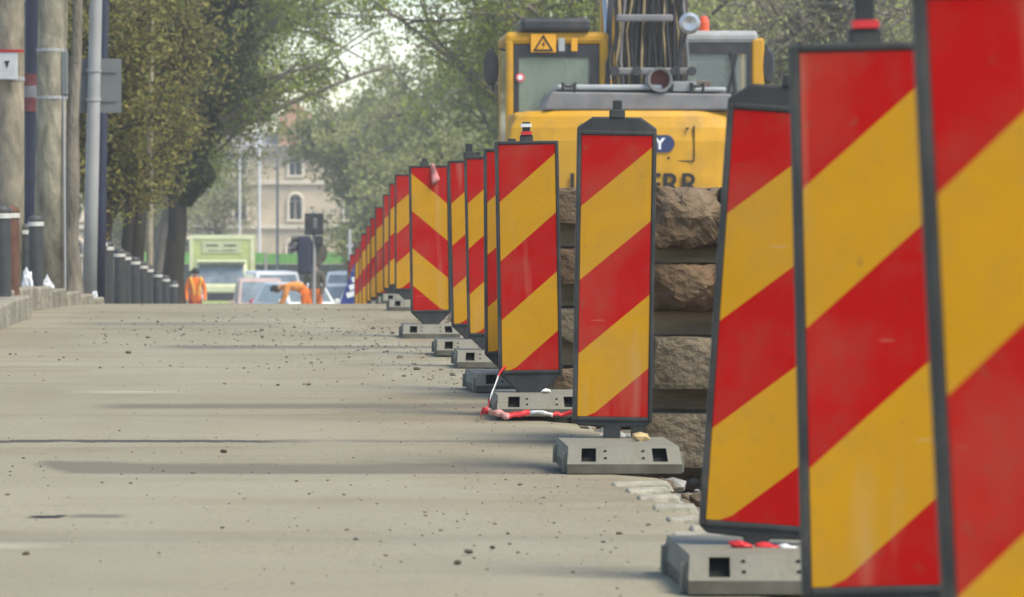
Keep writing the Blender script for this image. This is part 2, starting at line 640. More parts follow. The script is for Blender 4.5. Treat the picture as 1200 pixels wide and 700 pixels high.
def foot_mesh():
    """grey moulded foot, 0.39 wide and 0.8 long, sloped ends with two open pockets each"""
    mb = MB()
    w = 0.197
    prof = [(-0.40, 0.0), (-0.40, 0.04), (-0.345, 0.115), (0.345, 0.115), (0.40, 0.04), (0.40, 0.0)]
    # lower skirt, a little wider
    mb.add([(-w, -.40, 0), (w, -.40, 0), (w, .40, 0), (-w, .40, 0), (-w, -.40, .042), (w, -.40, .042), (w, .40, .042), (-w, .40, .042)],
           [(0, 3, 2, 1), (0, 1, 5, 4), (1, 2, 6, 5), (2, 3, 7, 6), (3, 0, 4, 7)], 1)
    wt = w - 0.007
    # top
    mb.add([(-wt, -.345, .118), (wt, -.345, .118), (wt, .345, .118), (-wt, .345, .118)], [(0, 1, 2, 3)], 0)
    # long sides
    for s_ in (-1, 1):
        mb.add([(s_ * w, -.40, .042), (s_ * w, .40, .042), (s_ * wt, .345, .118), (s_ * wt, -.345, .118)], [(0, 1, 2, 3)], 0)
    for s_ in (-1, 1):
        us = [-1, -0.76, -0.50, -0.16, 0.16, 0.50, 0.76, 1]
        vs_ = [0, 0.14, 0.9, 1]

        def P(u, v, dep=0.0):
            y = (0.40 - 0.055 * v - dep) * s_
            return (u * (w + (wt - w) * v), y, 0.042 + 0.076 * v - dep * 0.25)
        for i in range(7):
            for j in range(3):
                u0, u1, v0, v1 = us[i], us[i + 1], vs_[j], vs_[j + 1]
                if i in (1, 5) and j == 1:
                    o4 = [P(u0, v0), P(u1, v0), P(u1, v1), P(u0, v1)]
                    i4 = [P(u0, v0, .045), P(u1, v0, .045), P(u1, v1, .045), P(u0, v1, .045)]
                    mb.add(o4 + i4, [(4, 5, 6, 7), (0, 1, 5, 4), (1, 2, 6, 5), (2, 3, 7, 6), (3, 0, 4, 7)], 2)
                else:
                    mb.add([P(u0, v0), P(u1, v0), P(u1, v1), P(u0, v1)], [(0, 1, 2, 3)], 0)
    for s_ in (-1, 1):
        for u in (-.33, .33):
            for v in (.35, .75):
                mb.lathe([(.0055, -.003), (.0055, .003)], (u * w, s_ * (.402 - .055 * v), .042 + .076 * v), 6, 'y', 2)
    # end lugs
    for s_ in (-1, 1):
        mb.box((s_ * (w + 0.003), -0.30, 0.045), (0.018, 0.05, 0.085), mi=0, taper=0.8)
        mb.box((s_ * (w + 0.003), 0.30, 0.045), (0.018, 0.05, 0.085), mi=0, taper=0.8)
    mb.v = [(x, y * .875, z * .76) for x, y, z in mb.v]
    return mb


PROTO = {}


def part_copy(key, maker, parent, loc=(0, 0, 0), rot=(0, 0, 0)):
    if key not in PROTO:
        o = maker()
        PROTO[key] = o
    else:
        o = PROTO[key].copy()
        COL.objects.link(o)
    o.parent = parent
    o.location = loc
    o.rotation_euler = rot
    return o


def delineator(x, d, label, lean=0.0, pitch=0.0, yaw=0.0, mirror=False, funnel=True, chamfer=False, stub=None,
               group='striped panels along the road edge', dz=0.0, foot_dx=0.0, foot_yaw=0.0, drop=0.0, foot_dy=0.0):
    X = (x - VX) * d / FPX
    t = thing('delineator', label, 'delineator', (X, d, g(d) + 0.008 + dz), (0, 0, 0), group)
    part_copy('foot', lambda: foot_mesh().build('foot', [m_foot, m_foot2, m_dark], None, bevel=0.0), t, (foot_dx, foot_dy, 0), (0, 0, foot_yaw))
    c = Vector((0, 0, 0.19 + PH - drop))
    rot = Euler((pitch, lean, yaw), 'XYZ')
    piv = Vector((0, 0, 0.10))
    def place(v): return piv + rot.to_matrix() @ (Vector(v) + c - piv)
    part_copy(('frame', funnel, chamfer), lambda: MB().prism(outline(funnel, chamfer), -0.016, 0.016).build('frame', m_rub, None, bevel=0.006), t, place((0, 0, 0)), rot)
    # raised rim round the face
    def rim():
        mb = MB()
        w, h = PW + FR, PH + FR
        for s_ in (-1, 1):
            mb.box((s_ * (w - FR / 2 + 0.001), 0, 0), (FR - 0.002, 0.046, 2 * h - 0.004))
            mb.box((0, 0, s_ * (h - FR / 2 + 0.001)), (2 * w - 2 * FR + 0.004, 0.044, FR - 0.002))
        return mb.build('rim', m_rub, None, bevel=0.003)
    part_copy('rim', rim, t, place((0, 0, 0)), rot)
    key = 'mirror' if mirror else 'plain'
    part_copy(('face', key), lambda: stripe_mesh(mirror).build('striped_face', [m_red, m_yel], None), t, place((0, -0.0185, 0)), rot)
    if stub:
        h0 = PH + FR + (0.05 if chamfer else 0.0)
        def mk():
            mb = MB()
            hh, ww = stub[1], stub[2]
            mb.box((0, 0, 0.012), (ww * 1.7, 0.04, 0.03))
            mb.box((0, 0, hh / 2), (ww, 0.034, hh))
            return mb.build('top_peg', m_rub, None, bevel=0.004)
        part_copy(('stub', stub[1], stub[2]), mk, t, place((stub[0], 0, h0)), rot)
        if len(stub) > 3:
            mb = MB()
            for q in range(stub[3]):
                mb.box((0, 0, 0.035 + q * 0.034), (stub[2] + 0.012, 0.048, 0.015), mi=q % 2)
            mb.build('peg_band', [m_redtape, m_white], t, loc=place((stub[0], 0, h0))).rotation_euler = rot
    return t


D = delineator
P1 = D(1246, 5.56, 'largest striped panel of the row, red at its upper end, leaning slightly left', lean=R(-2.9), stub=(0, .1, .04), dz=0.0)
P2 = D(1030, 8.0, 'striped panel with thick dark peg on its flat top and scuffed red', lean=R(-1.35), pitch=R(0), stub=(0.0, 0.10, 0.036, 1), foot_dx=0.02, drop=-.014)
P3 = D(886, 10.4, 'striped panel with chamfered top leaning right, red litter lying on its grey foot', lean=R(3.9), funnel=False, chamfer=True, stub=(0.03, 0.045, 0.05), yaw=R(-4), foot_dx=-0.0, drop=.046)
P4 = D(717, 15.2, 'striped panel with chamfered top and thin post, standing before the stacked stones', lean=R(0.95), funnel=False, chamfer=True, stub=(0, 0.06, 0.032), drop=.023, foot_dy=-.24)
P5 = D(622, 18.95, 'striped panel with red banded peg, red and white tape tangled round its foot', lean=R(-1.0), stub=(0.0, 0.085, 0.034, 2), foot_dx=0.03)
P6 = D(601, 21.4, 'striped panel mostly hidden behind the panel that has tape round its foot', lean=R(-0.3), stub=(0, .05, .04), foot_dx=-0.02, foot_yaw=R(3))
P7 = D(577, 24.6, 'striped panel carrying a tall dark peg, between two closely set panels', lean=R(-1.2), stub=(-0.11, 0.075, 0.04), foot_dx=-0.02)
P8 = D(556, 26.6, 'striped panel directly behind the one whose stripes slope the other way', lean=R(-1.4), stub=(0.05, .05, .03), foot_dx=-0.05)
P9 = D(505, 30.0, 'striped panel whose stripes slope the opposite way, grimy with a rag on top', lean=R(-0.8), mirror=True, stub=(-0.03, 0.05, 0.035), foot_dx=-0.01, yaw=R(3))
P10 = D(481, 38.0, 'small striped panel just before the crest of the road', lean=R(0), stub=(0.02, .05, .03), dz=0.0)
far_label = 'small far striped panel sinking behind the crest of the road'
for x, d in ((471, 43.0), (464, 46.5), (454, 50.5), (446, 54.5), (441, 58), (435, 62), (430, 66), (425, 70), (420, 75), (415.5, 80)):
    D(x, d, far_label, lean=R(rnd.uniform(-1.5, 1.5)), group='panels beyond the crest')

# rag on the panel whose stripes are reversed
mb = MB()
n = 7
for i in range(n):
    t_ = i / (n - 1)
    w_ = 0.012 + 0.016 * t_
    for sx in (-1, 1):
        mb.v.append((0.006 + 0.03 * t_ + sx * w_, -0.035 - 0.012 * math.sin(3 * t_ + sx), 0.01 - 0.13 * t_ + 0.02 * sx * t_))
for i in range(n - 1):
    mb.f.append((2 * i, 2 * i + 1, 2 * i + 3, 2 * i + 2)); mb.m.append(0)
rag = mb.build('rag', M('pink_rag', (0.5, 0.2, 0.19), 0.8, 0.4, 20), None, smooth=True, loc=(P9.location.x + 0.0, 30.0, 1.215))
sm = rag.modifiers.new('t', 'SOLIDIFY'); sm.thickness = 0.004
tag(rag, 'torn pinkish rag hanging over a panel top', 'rag')


def ribbon(name, label, pts, w, mats, every=3, group=None, seed=0):
    rr = random.Random(seed)
    mb = MB()
    pp = []
    for i in range(len(pts) - 1):
        for k in range(4):
            pp.append(Vector(pts[i]).lerp(Vector(pts[i + 1]), k / 4))
    pp.append(Vector(pts[-1]))
    for i, p in enumerate(pp):
        tw = rr.uniform(-0.9, 0.9)
        o_ = Vector((0.1 * math.sin(tw), math.sin(tw) * .6, math.cos(tw))) * w / 2
        p = p + Vector((0, rr.uniform(-.012, .012), rr.uniform(-.006, .006)))
        mb.v += [tuple(p - o_), tuple(p + o_)]
    for i in range(len(pp) - 1):
        mb.f.append((2 * i, 2 * i + 1, 2 * i + 3, 2 * i + 2))
        mb.m.append((i // every) % 2)
    o = mb.build(name, mats, None, smooth=True)
    s_ = o.modifiers.new('t', 'SOLIDIFY'); s_.thickness = 0.001
    return tag(o, label, 'tape', group)


fx, fy = P5.location.x + 0.03, 18.95
tz = 0.018
fy += .05
ribbon('barrier_tape', 'red and white barrier tape trailing round the foot of a striped panel',
       [(fx - .12, fy - .02, .235), (fx - .17, fy - .15, .19), (fx - .215, fy - .30, .10), (fx - .235, fy - .37, .05), (fx - .25, fy - .42, tz),
        (fx - .2, fy - .47, tz + .01), (fx - .1, fy - .42, tz), (fx, fy - .5, tz + .01), (fx + .08, fy - .47, tz), (fx + .15, fy - .5, tz + .012),
        (fx + .2, fy - .47, tz), (fx + .27, fy - .52, tz)], 0.02, [m_redtape, m_white], 5, seed=3)
ribbon('barrier_tape', 'loop of red tape lying on the road by a panel foot',
       [(fx - .27, fy - .42, tz), (fx - .26, fy - .47, tz + .025), (fx - .22, fy - .5, tz + .01), (fx - .15, fy - .52, tz), (fx - .06, fy - .5, tz + .01)],
       0.032, [m_redtape, M('pale_red_tape', (0.6, 0.3, 0.27), 0.5, 0.2, 9)], 6, seed=8)


def lump(mb, c, r, rr, squash=0.7, mi=0):
    """angular pebble or clod"""
    vs = []
    t = (1 + 5 ** .5) / 2
    for p in ((-1, t, 0), (1, t, 0), (-1, -t, 0), (1, -t, 0), (0, -1, t), (0, 1, t), (0, -1, -t), (0, 1, -t), (t, 0, -1), (t, 0, 1), (-t, 0, -1), (-t, 0, 1)):
        v = Vector(p).normalized() * r * rr.uniform(0.7, 1.2)
        vs.append((v.x * 1.2 + c[0], v.y + c[1], v.z * squash + c[2]))
    fs = [(0, 11, 5), (0, 5, 1), (0, 1, 7), (0, 7, 10), (0, 10, 11), (1, 5, 9), (5, 11, 4), (11, 10, 2), (10, 7, 6), (7, 1, 8),
          (3, 9, 4), (3, 4, 2), (3, 2, 6), (3, 6, 8), (3, 8, 9), (4, 9, 5), (2, 4, 11), (6, 2, 10), (8, 6, 7), (9, 8, 1)]
    mb.add(vs, fs, mi)


# red and white scraps on the foot of the leaning panel, and a pale clod on the next one
for k, (dx, dy, dz, r, m, lab) in enumerate((
        (-0.055, -.1, .105, .021, m_redtape, 'crumpled red scrap lying on a grey panel foot'),
        (0.01, -.08, .10, .020, m_redtape, 'crumpled red scrap lying on a grey panel foot'),
        (0.06, -.1, .10, .016, m_white, 'crumpled white scrap beside red scraps on a panel foot'))):
    mb = MB()
    lump(mb, (0, 0, 0), r, random.Random(k + 40), 0.6)
    lump(mb, (r * 1.1, 0.004, -.003), r * 0.7, random.Random(k + 50), 0.5)
    o = mb.build('litter', m, None, loc=(P3.location.x + dx, 10.4 + dy, dz))
    tag(o, lab, 'litter', 'scraps on the panel foot' if k < 2 else None)
mb = MB(); lump(mb, (0, 0, 0), .032, random.Random(4), .6)
tag(mb.build('clod', M('pale_clod', (0.42, 0.3, 0.14), .9, .3, 20), None, loc=(P4.location.x + .085, 15.0, .115)), 'pale ochre clod on the foot before the stacked stones', 'clod')
mb = MB(); lump(mb, (0, 0, 0), .02, random.Random(5), .6)
tag(mb.build('litter', m_white, None, loc=(P5.location.x + .06, 18.85, .108)), 'tiny white scrap on the foot ringed by tape', 'litter')

# pebbles and clods strewn over the road
mbp = MB()
rr = random.Random(21)
cl = [(0.85, 30, 2.0, .5), (-0.4, 31, 3, .8), (0.2, 27, 4, .7), (0.9, 20, 3, .3), (0.4, 12.5, 1.2, .5), (-0.9, 15, 1.5, .5), (0, 34, 2.5, .9), (.95, 24, 4, .3), (0.7, 22, 4, .35), (-0.3, 31, 1.2, .7), (0.8, 13, 2, .25)]
for i in range(2100):
    if rr.random() < 0.84:
        cx, cy, sy, sx = rr.choice(cl)
        x, y = rr.gauss(cx, sx), rr.gauss(cy, sy)
    else:
        x, y = rr.uniform(-1.85, 1.2), rr.uniform(8.5, 44)
    if not (-1.9 < x < 1.15 and 8.5 < y < 46): continue
    r = min(0.015, 0.0018 + rr.expovariate(1 / 0.0022)) * (1.15 if y > 22 else 0.6)
    lump(mbp, (x, y, g(y) + wave(x, y) + r * .35), r, rr, .75, rr.choice((0, 0, 1)))
for x, y, r in ((0.475, 11.35, .012), (0.43, 11.0, .011), (0.545, 11.5, .008), (-0.7, 11.3, .009), (-0.9, 13.6, .008), (-0.25, 16.0, .012)):
    lump(mbp, (x, y, r * .4), r, rr, .7, 0)
stuff(mbp.build('road_debris', [M('dark_pebble', (0.10, 0.078, 0.055), .9, .4, 30), M('brown_pebble', (0.17, 0.13, 0.09), .9, .4, 30)], None),
      'dark pebbles and earth crumbs strewn over the dusty road', 'debris')

# broken pale slab edge pieces and rubble beside the excavation
rr = random.Random(5)
m_pale = M('pale_slab', (0.30, 0.272, 0.20), .85, .3, 9, bump=.4, bscale=30)
for i in range(9):
    y = 11.3 + i * 0.34 + rr.uniform(-.02, .02)
    w_ = 0.17 + rr.uniform(-.04, .04)
    e = edge_x(y)
    MB().box((e - w_ / 2 + .01, y, wave(1.1, y) - .004), (w_, 0.11 + rr.uniform(-.02, .02), 0.03), rot=(.03, -.02, rr.uniform(-.05, .05)), taper=.86).build('slab_strip', m_pale, bpy.data.objects['road'], bevel=.006)
mbp = MB()
for i in range(900):
    y = rr.uniform(9, 44)
    x = 1.26 + abs(rr.gauss(0, .35))
    r = min(.06, .008 + rr.expovariate(1 / .012))
    lump(mbp, (x, y, g(y) - .13 + r * .3 + max(0, .07 - (x - 1.26) * .4)), r, rr, .8, rr.choice((0, 1, 2)))
stuff(mbp.build('rubble', [M('earth_clod', (0.14, 0.105, 0.07), .95, .4, 20), m_conc, M('grey_rubble', (0.26, 0.25, 0.22), .9, .3, 14)], None),
      'loose rubble and earth along the broken road edge', 'rubble')

# ------------------------------------------------------------------ stack of salvaged kerb stones on battens
m_st = [M('old_kerb_%d' % i, c, .92, .45, 4.5, bump=.6, bscale=26, spec=.12, col2=c2, dirt=(0.055, 0.04, 0.026), dirt_amt=.85, dirt_scale=4)
        for i, (c, c2) in enumerate((((0.14, 0.09, 0.05), (0.27, 0.195, 0.12)), ((0.17, 0.13, 0.08), (0.26, 0.21, 0.14)), ((0.12, 0.072, 0.04), (0.23, 0.15, 0.085))))]
m_bat = M('timber_batten', (0.19, 0.135, 0.08), .85, .35, 3, stretch=(1, 6, 6), bump=.4)
m_bat_pale = M('pale_batten', (0.25, 0.185, 0.11), .85, .35, 3, stretch=(1, 6, 6), bump=.3)


def stone(w, l, h, seed, rough):
    from mathutils import noise as mn
    rr = random.Random(seed)
    bm = bmesh.new()
    bmesh.ops.create_cube(bm, size=1.0)
    bmesh.ops.subdivide_edges(bm, edges=bm.edges[:], cuts=9, use_grid_fill=True)
    off = Vector((rr.uniform(0, 90), rr.uniform(0, 90), rr.uniform(0, 90)))
    # broken-off corners: planes that slice the block
    cuts = []
    for _ in range(1 + int(rough * 50)):
        c = Vector((rr.choice((-.5, .5)) * w * rr.uniform(.55, 1), rr.choice((-.5, -.5, .5)) * l, rr.choice((-.5, .5)) * h * rr.uniform(.6, 1)))
        nrm = Vector((c.x / w, c.y / l * .9, c.z / h)).normalized()
        cuts.append((c - nrm * rr.uniform(.004, .02 + rough * .3), nrm))
    for v in bm.verts:
        p = Vector((v.co.x * w, v.co.y * l, v.co.z * h))
        k = sum(1 for q in v.co if abs(q) > 0.45)
        if k > 1: p *= 1 - (.006 if k == 2 else .016)
        for c, nrm in cuts:
            dd = (p - c).dot(nrm)
            if dd > 0: p -= nrm * dd
        q = p + off
        nz = mn.fractal(q * 9, 1.0, 2.1, 5) * .5 + .5 * mn.noise(q * 26)
        dirn = Vector((v.co.x, v.co.y * .8, v.co.z)).normalized()
        v.co = p + dirn * nz * (.006 + rough * .11)
    me = bpy.data.meshes.new('kerb_stone')
    bm.to_mesh(me)
    bm.free()
    return me


layers = [  # y_top px, y_bottom px, roughness   at 16 m
    (485, 548, .008), (396, 456, .02), (310, 366, .12), (221, 290, .24)]
rr = random.Random(31)
stack_names = ['bottom', 'second', 'third', 'top']
for li, (yt, yb, ro) in enumerate(layers):
    z1, z0 = HCAM - (yt - VY) * 16 / FPX, HCAM - (yb - VY) * 16 / FPX
    for k in range(3):
        x0 = 1.355 + k * 0.29 + rr.uniform(-.012, .012)
        me = stone(0.275 + rr.uniform(-.01, .01), 1.0, (z1 - z0) * (1.0 if k < 2 else .95), li * 10 + k, ro)
        me.materials.append(m_st[1] if li < 2 else m_st[0] if (k + li) % 2 else m_st[2])
        o = bpy.data.objects.new('salvaged_kerb_stone', me)
        COL.objects.link(o)
        o.location = (x0 + .135, 16.5 + rr.uniform(-.04, .04), (z0 + z1) / 2)
        o.rotation_euler = (0, rr.uniform(-.02, .02), rr.uniform(-.03, .03))
        tag(o, ['smooth grey kerb stone in the bottom layer of the stone stack', 'chipped grey kerb stone in the second layer of the stone stack',
                'mottled broken kerb stone in the third layer of the stone stack', 'rough earthy kerb stone on top of the stone stack'][li] + [', beside the road', ', in the middle', ', away from the road'][k], 'kerb stone', 'stone stack layer %s' % stack_names[li])
    # battens across, under each layer
    zb0 = HCAM - (layers[li - 1][0] - VY) * 16 / FPX if li else -0.16
    for yy in (16.32, 16.86):
        hb = z0 - zb0 - .002
        o = MB().box((1.66, yy, zb0 + hb / 2 + .001), (0.92, 0.09, hb)).build('batten', m_bat if li < 2 else m_bat_pale, None, bevel=.006)
        tag(o, ['dark timber batten under the bottom layer of the stone stack', 'dark timber batten on the bottom layer of the stone stack',
                'pale timber batten between the second and third stone layers', 'pale timber batten right under the top stones'][li], 'batten', 'battens of the stone stack, layer %s' % stack_names[li])
# second stack behind, seen in the gap between two panels
for li in range(4):
    z0 = -0.12 + li * 0.285
    for k in range(3):
        me = stone(.27, 1.0, .165, 80 + li * 5 + k, .05)
        me.materials.append(m_st[(li + k) % 3])
        o = bpy.data.objects.new('salvaged_kerb_stone', me)
        COL.objects.link(o)
        o.location = (1.36 + k * .285, 20.6 + rr.uniform(-.05, .05), z0 + .11 + .0825)
        o.rotation_euler = (0, 0, rr.uniform(-.03, .03))
        tag(o, 'kerb stone in the farther stone stack, behind the panel with tape', 'kerb stone', 'farther stone stack')
    for yy in (20.45, 20.95):
        o = MB().box((1.64, yy, z0 + .0535), (.9, .09, .11)).build('batten', m_bat_pale, None, bevel=.006)
        tag(o, 'pale timber batten in the farther stone stack', 'batten', 'battens of the farther stack')

# ------------------------------------------------------------------ excavators
m_ey = M('machine_yellow', (0.56, 0.29, 0.012), .5, .12, 3, spec=.25, dirt=(0.24, 0.17, 0.08), dirt_amt=.6, dirt_scale=2.5)
m_eg = M('machine_grey', (0.16, 0.155, 0.15), .5, .2, 4, spec=.4, dirt=(0.26, 0.23, 0.19), dirt_amt=.5, dirt_scale=5)
m_hood = M('pale_hood', (0.36, 0.375, 0.37), .4, .15, 4, spec=.5, dirt=(0.3, 0.27, 0.22), dirt_amt=.5, dirt_scale=5)
m_blk = M('black_steel', (0.028, 0.028, 0.03), .5, .3, 8, spec=.4, dirt=(0.12, 0.10, 0.08), dirt_amt=.5)
m_hose = M('rubber_hose', (0.022, 0.021, 0.02), .45, .3, 12, spec=.4)
m_tan = M('dusty_hose', (0.30, 0.22, 0.11), .6, .3, 12)
m_chrome = M('bright_metal', (0.42, 0.42, 0.41), .35, .1, 9, metal=1.0)
m_glass = glass_mat('green_tint_glass', (0.34, 0.42, 0.33), .05, .34)
m_glass2 = glass_mat('blue_tint_glass', (0.25, 0.32, 0.32), .05, .35)
m_seat = M('grey_seat', (0.12, 0.115, 0.11), .9, .2, 9)
m_beacon = M('orange_beacon', (0.75, 0.10, 0.03), .25, .1, 8, spec=.6)
m_stick = M('warning_yellow', (0.72, 0.34, 0.02), .4, .08, 8)
m_trk = M('track_steel', (0.09, 0.075, 0.06), .75, .4, 8, bump=.3, dirt=(0.17, 0.13, 0.09), dirt_amt=.8)
m_blue = M('badge_blue', (0.03, 0.045, 0.12), .4, .1, 8)
m_badge = M('badge_white', (0.8, 0.8, 0.78), .4, .05, 8)
m_bolt = M('sticker_black', (0.02, 0.018, 0.015), .5, .1, 8)
m_pinkst = M('sticker_red', (0.6, 0.12, 0.12), .5, .1, 8)
m_rustred = M('primer_red', (0.28, 0.07, 0.05), .6, .3, 8)


def excavator(label, loc, rz, first=True):
    t = thing('excavator', label, 'excavator', loc, (0, 0, rz), None)
    # tracks
    for s_ in (-1, 1):
        mb = MB()
        outl = []
        for k in range(9):
            a = math.pi / 2 + math.pi * k / 8
            outl.append((-1.35 + .36 * math.cos(a), .38 + .36 * math.sin(a)))
        for k in range(9):
            a = -math.pi / 2 + math.pi * k / 8
            outl.append((1.35 + .36 * math.cos(a), .38 + .36 * math.sin(a)))
        mb.prism(outl, s_ * .72, s_ * 1.22, plane='yz')
        for k in range(18):
            mb.bb(*sorted((s_ * .70, s_ * 1.24)), -1.5 + k * .172, -1.42 + k * .172, .735, .775)
            mb.bb(*sorted((s_ * .70, s_ * 1.24)), -1.5 + k * .172, -1.42 + k * .172, 0.0, .03)
        tr = mb.build('track', m_trk, t)
        mb = MB()
        for yy in (-1.35, 1.35):
            mb.lathe([(.26, s_ * 1.225), (.26, s_ * 1.255), (.1, s_ * 1.27)], (0, yy, .38), 16, 'x')
        mb.build('sprocket', m_eg, tr)
    MB().bb(-.72, .72, -1.0, 1.0, .35, .8).build('undercarriage', m_eg, t)
    MB().lathe([(.6, .78), (.6, 1.0)], (0, 0, 0), 24).build('slew_ring', m_blk, t)
    # house
    MB().bb(-1.22, 1.22, -1.62, 1.45, 1.0, 1.24).build('deck', m_ey, t, bevel=.03)
    MB().bb(-1.2, 1.2, -1.63, -.45, 1.24, 2.23).build('engine_house', m_ey, t, bevel=.04)
    MB().bb(.25, 1.2, -.45, 1.3, 1.24, 1.85).build('side_box', m_ey, t, bevel=.04)
    # counterweight: rounded in plan, sloping shoulders
    n = 16
    mb = MB()
    rows = []
    for (z, kx, dy) in ((1.16, .97, .03), (1.24, 1.0, 0.0), (1.92, 1.0, 0.0), (2.06, .985, .02), (2.18, .93, .05), (2.24, .86, .09)):
        row = []
        for k in range(n + 1):
            u = -1 + 2 * k / n
            x = 1.25 * kx * u
            y = -2.02 + dy + .22 * abs(u) ** 3.2
            row.append((x, y, z))
        rows.append(row)
    base = len(mb.v)
    for row in rows: mb.v += row
    w = n + 1
    for i in range(len(rows) - 1):
        for k in range(n):
            mb.f.append((i * w + k, i * w + k + 1, (i + 1) * w + k + 1, (i + 1) * w + k)); mb.m.append(0)
    # close sides/top/bottom towards the house
    bk = len(mb.v)
    for row in rows:
        mb.v += [(row[0][0], -1.64, row[0][2]), (row[-1][0], -1.64, row[0][2])]
    for i in range(len(rows) - 1):
        mb.f += [(i * w, (i + 1) * w, bk + 2 * (i + 1), bk + 2 * i), (i * w + n, bk + 2 * i + 1, bk + 2 * (i + 1) + 1, (i + 1) * w + n)]
        mb.m += [0, 0]
    mb.f.append(tuple((len(rows) - 1) * w + k for k in range(w)) + (bk + 2 * (len(rows) - 1) + 1, bk + 2 * (len(rows) - 1)))
    mb.m.append(0)
    mb.f.append(tuple(reversed([k for k in range(w)])) + (bk, bk + 1)); mb.m.append(0)
    cw = mb.build('counterweight', m_ey, t, smooth=False, bevel=.02)
    # grey hood over the engine
    hb = MB()
    hb.add([(-.90, -1.86, 2.035), (1.14, -1.86, 2.035), (1.14, -.5, 2.035), (-.90, -.5, 2.035),
            (-.80, -1.84, 2.235), (1.10, -1.84, 2.21), (1.10, -.55, 2.23), (-.80, -.55, 2.25)],
           [(0, 3, 2, 1), (4, 5, 6, 7), (0, 1, 5, 4), (1, 2, 6, 5), (2, 3, 7, 6), (3, 0, 4, 7)])
    hood = hb.build('hood', m_eg, t, bevel=.02)
    MB().bb(-.74, .38, -1.78, -.6, 2.25, 2.31).build('hood_lid', m_hood, hood, bevel=.02)
    MB().bb(.46, 1.06, -1.7, -.6, 2.235, 2.285).build('hood_lid', m_hood, hood, bevel=.02)
    for xx in (-.62, .74):
        MB().tube([(xx - .06, -1.82, 2.22), (xx - .065, -1.83, 2.33), (xx - .03, -1.83, 2.29), (xx + .03, -1.83, 2.29), (xx + .065, -1.83, 2.33), (xx + .06, -1.82, 2.22)], .018, 6).build('grab_handle', m_blk, hood)
    mb = MB()
    for k in range(9): mb.bb(.50 + k * .026, .516 + k * .026, -1.80, -1.74, 2.24, 2.34)
    mb.bb(.48, .74, -1.74, -1.5, 2.24, 2.345)
    mb.build('air_grille', m_hood, hood)
    ex = MB()
    ex.lathe([(.105, -1.55), (.105, -1.86), (.132, -1.865), (.135, -1.84), (.135, -1.5), (.115, -1.45)], (.345, 0, 2.36), 20, 'y')
    pipe = ex.build('exhaust', m_eg, hood, smooth=False)
    MB().lathe([(.104, -1.70), (.104, -1.60)], (.345, 0, 2.36), 16, 'y').build('exhaust_bore', m_rustred, pipe)
    hood.location.z = .21
    # cab
    cab = thing_part('cab', t)
    X0, X1, Y0, Y1, Z0, Z1 = -1.215, -.08, -.28, 1.38, 1.24, 3.16
    MB().bb(X0 + .02, X1 - .02, Y0 + .02, Y1 - .02, Z0, 1.75).build('cab_wall', m_ey if first else m_eg, cab, bevel=.03)
    for (xx, yy, w_, col) in ((X0 + .05, Y0 + .05, .085, m_ey), (X1 - .055, Y0 + .05, .10, m_ey), (X0 + (.05 if first else .0), Y1 - .05, .085 if first else .17, m_ey), (X1 - .05, Y1 - .05, .06, m_blk)):
        MB().bb(xx - w_ / 2, xx + w_ / 2, yy - .05, yy + .05, 1.75, Z1 - .1).build('pillar', col, cab, bevel=.03)
    MB().bb(X0 + .0, X1 - .0, Y0, Y1, Z1 - .16, Z1 - .02).build('roof', m_ey if first else m_hood, cab, bevel=.05)
    for yy, tag_ in ((Y0 + .035, 'rear'), (Y1 - .035, 'front')):
        mb = MB()
        fr = [(X0 + .1, X1 - .11, Z1 - .30, Z1 - .161), (X0 + .1, X0 + .15, 1.75, Z1 - .30), (X1 - .21, X1 - .11, 1.75, Z1 - .30), (X0 + .15, X1 - .21, 1.75, 1.83)]
        if tag_ == 'front': fr = [(X0 + .1, X1 - .08, Z1 - .27, Z1 - .161), (X0 + .1, X0 + .15, 1.75, Z1 - .27), (X1 - .13, X1 - .08, 1.75, Z1 - .27), (X0 + .15, X1 - .13, 1.75, 1.8)]
        for a, b2, c, d in fr: mb.bb(a, b2, yy - .02, yy + .02, c, d)
        mb.build('window_frame', m_blk, cab)
        a, b2 = (X0 + .15, X1 - .21) if tag_ == 'rear' else (X0 + .15, X1 - .13)
        MB().bb(a - .01, b2 + .01, yy - .006, yy + .006, 1.8, Z1 - .27).build('window_pane', m_glass if first else m_glass2, cab)
    for xx in (X0 + .02, X1 - .03):
        MB().bb(xx - .005, xx + .005, Y0 + .11, Y1 - .11, 1.75, Z1 - .161).build('window_pane', m_glass, cab)
    # seat and console
    mb = MB()
    mb.box((-.66, .35, 2.32), (.42, .12, .62)); mb.box((-.66, .33, 2.74), (.34, .11, .2)); mb.box((-.66, .58, 2.0), (.46, .5, .14))
    mb.build('operator_seat', m_seat, cab, bevel=.04)
    if first:
        MB().bb(X0 + .17, X1 - .2, Y0 - .06, Y0 + .5, Z1 - .015, Z1 + .13).build('roof_unit', m_blk, cab, bevel=.04)
        sg = MB().bb(-.935, -.66, Y0 - .035, Y0 - .02, Z1 - .245, Z1 - .045).build('warning_sign', m_stick, cab)
        c0 = (-.80, Z1 - .15)
        mb = MB()
        T = [(c0[0] - .115, c0[1] - .085), (c0[0] + .115, c0[1] - .085), (c0[0], c0[1] + .1)]
        ti = [(c0[0] + (a - c0[0]) * .68, c0[1] - .015 + (b2 - c0[1] + .015) * .68) for a, b2 in T]
        yy = Y0 - .039
        vs = [(a, yy, b2) for a, b2 in T] + [(a, yy, b2) for a, b2 in ti]
        mb.add(vs, [(0, 1, 4, 3), (1, 2, 5, 4), (2, 0, 3, 5)])
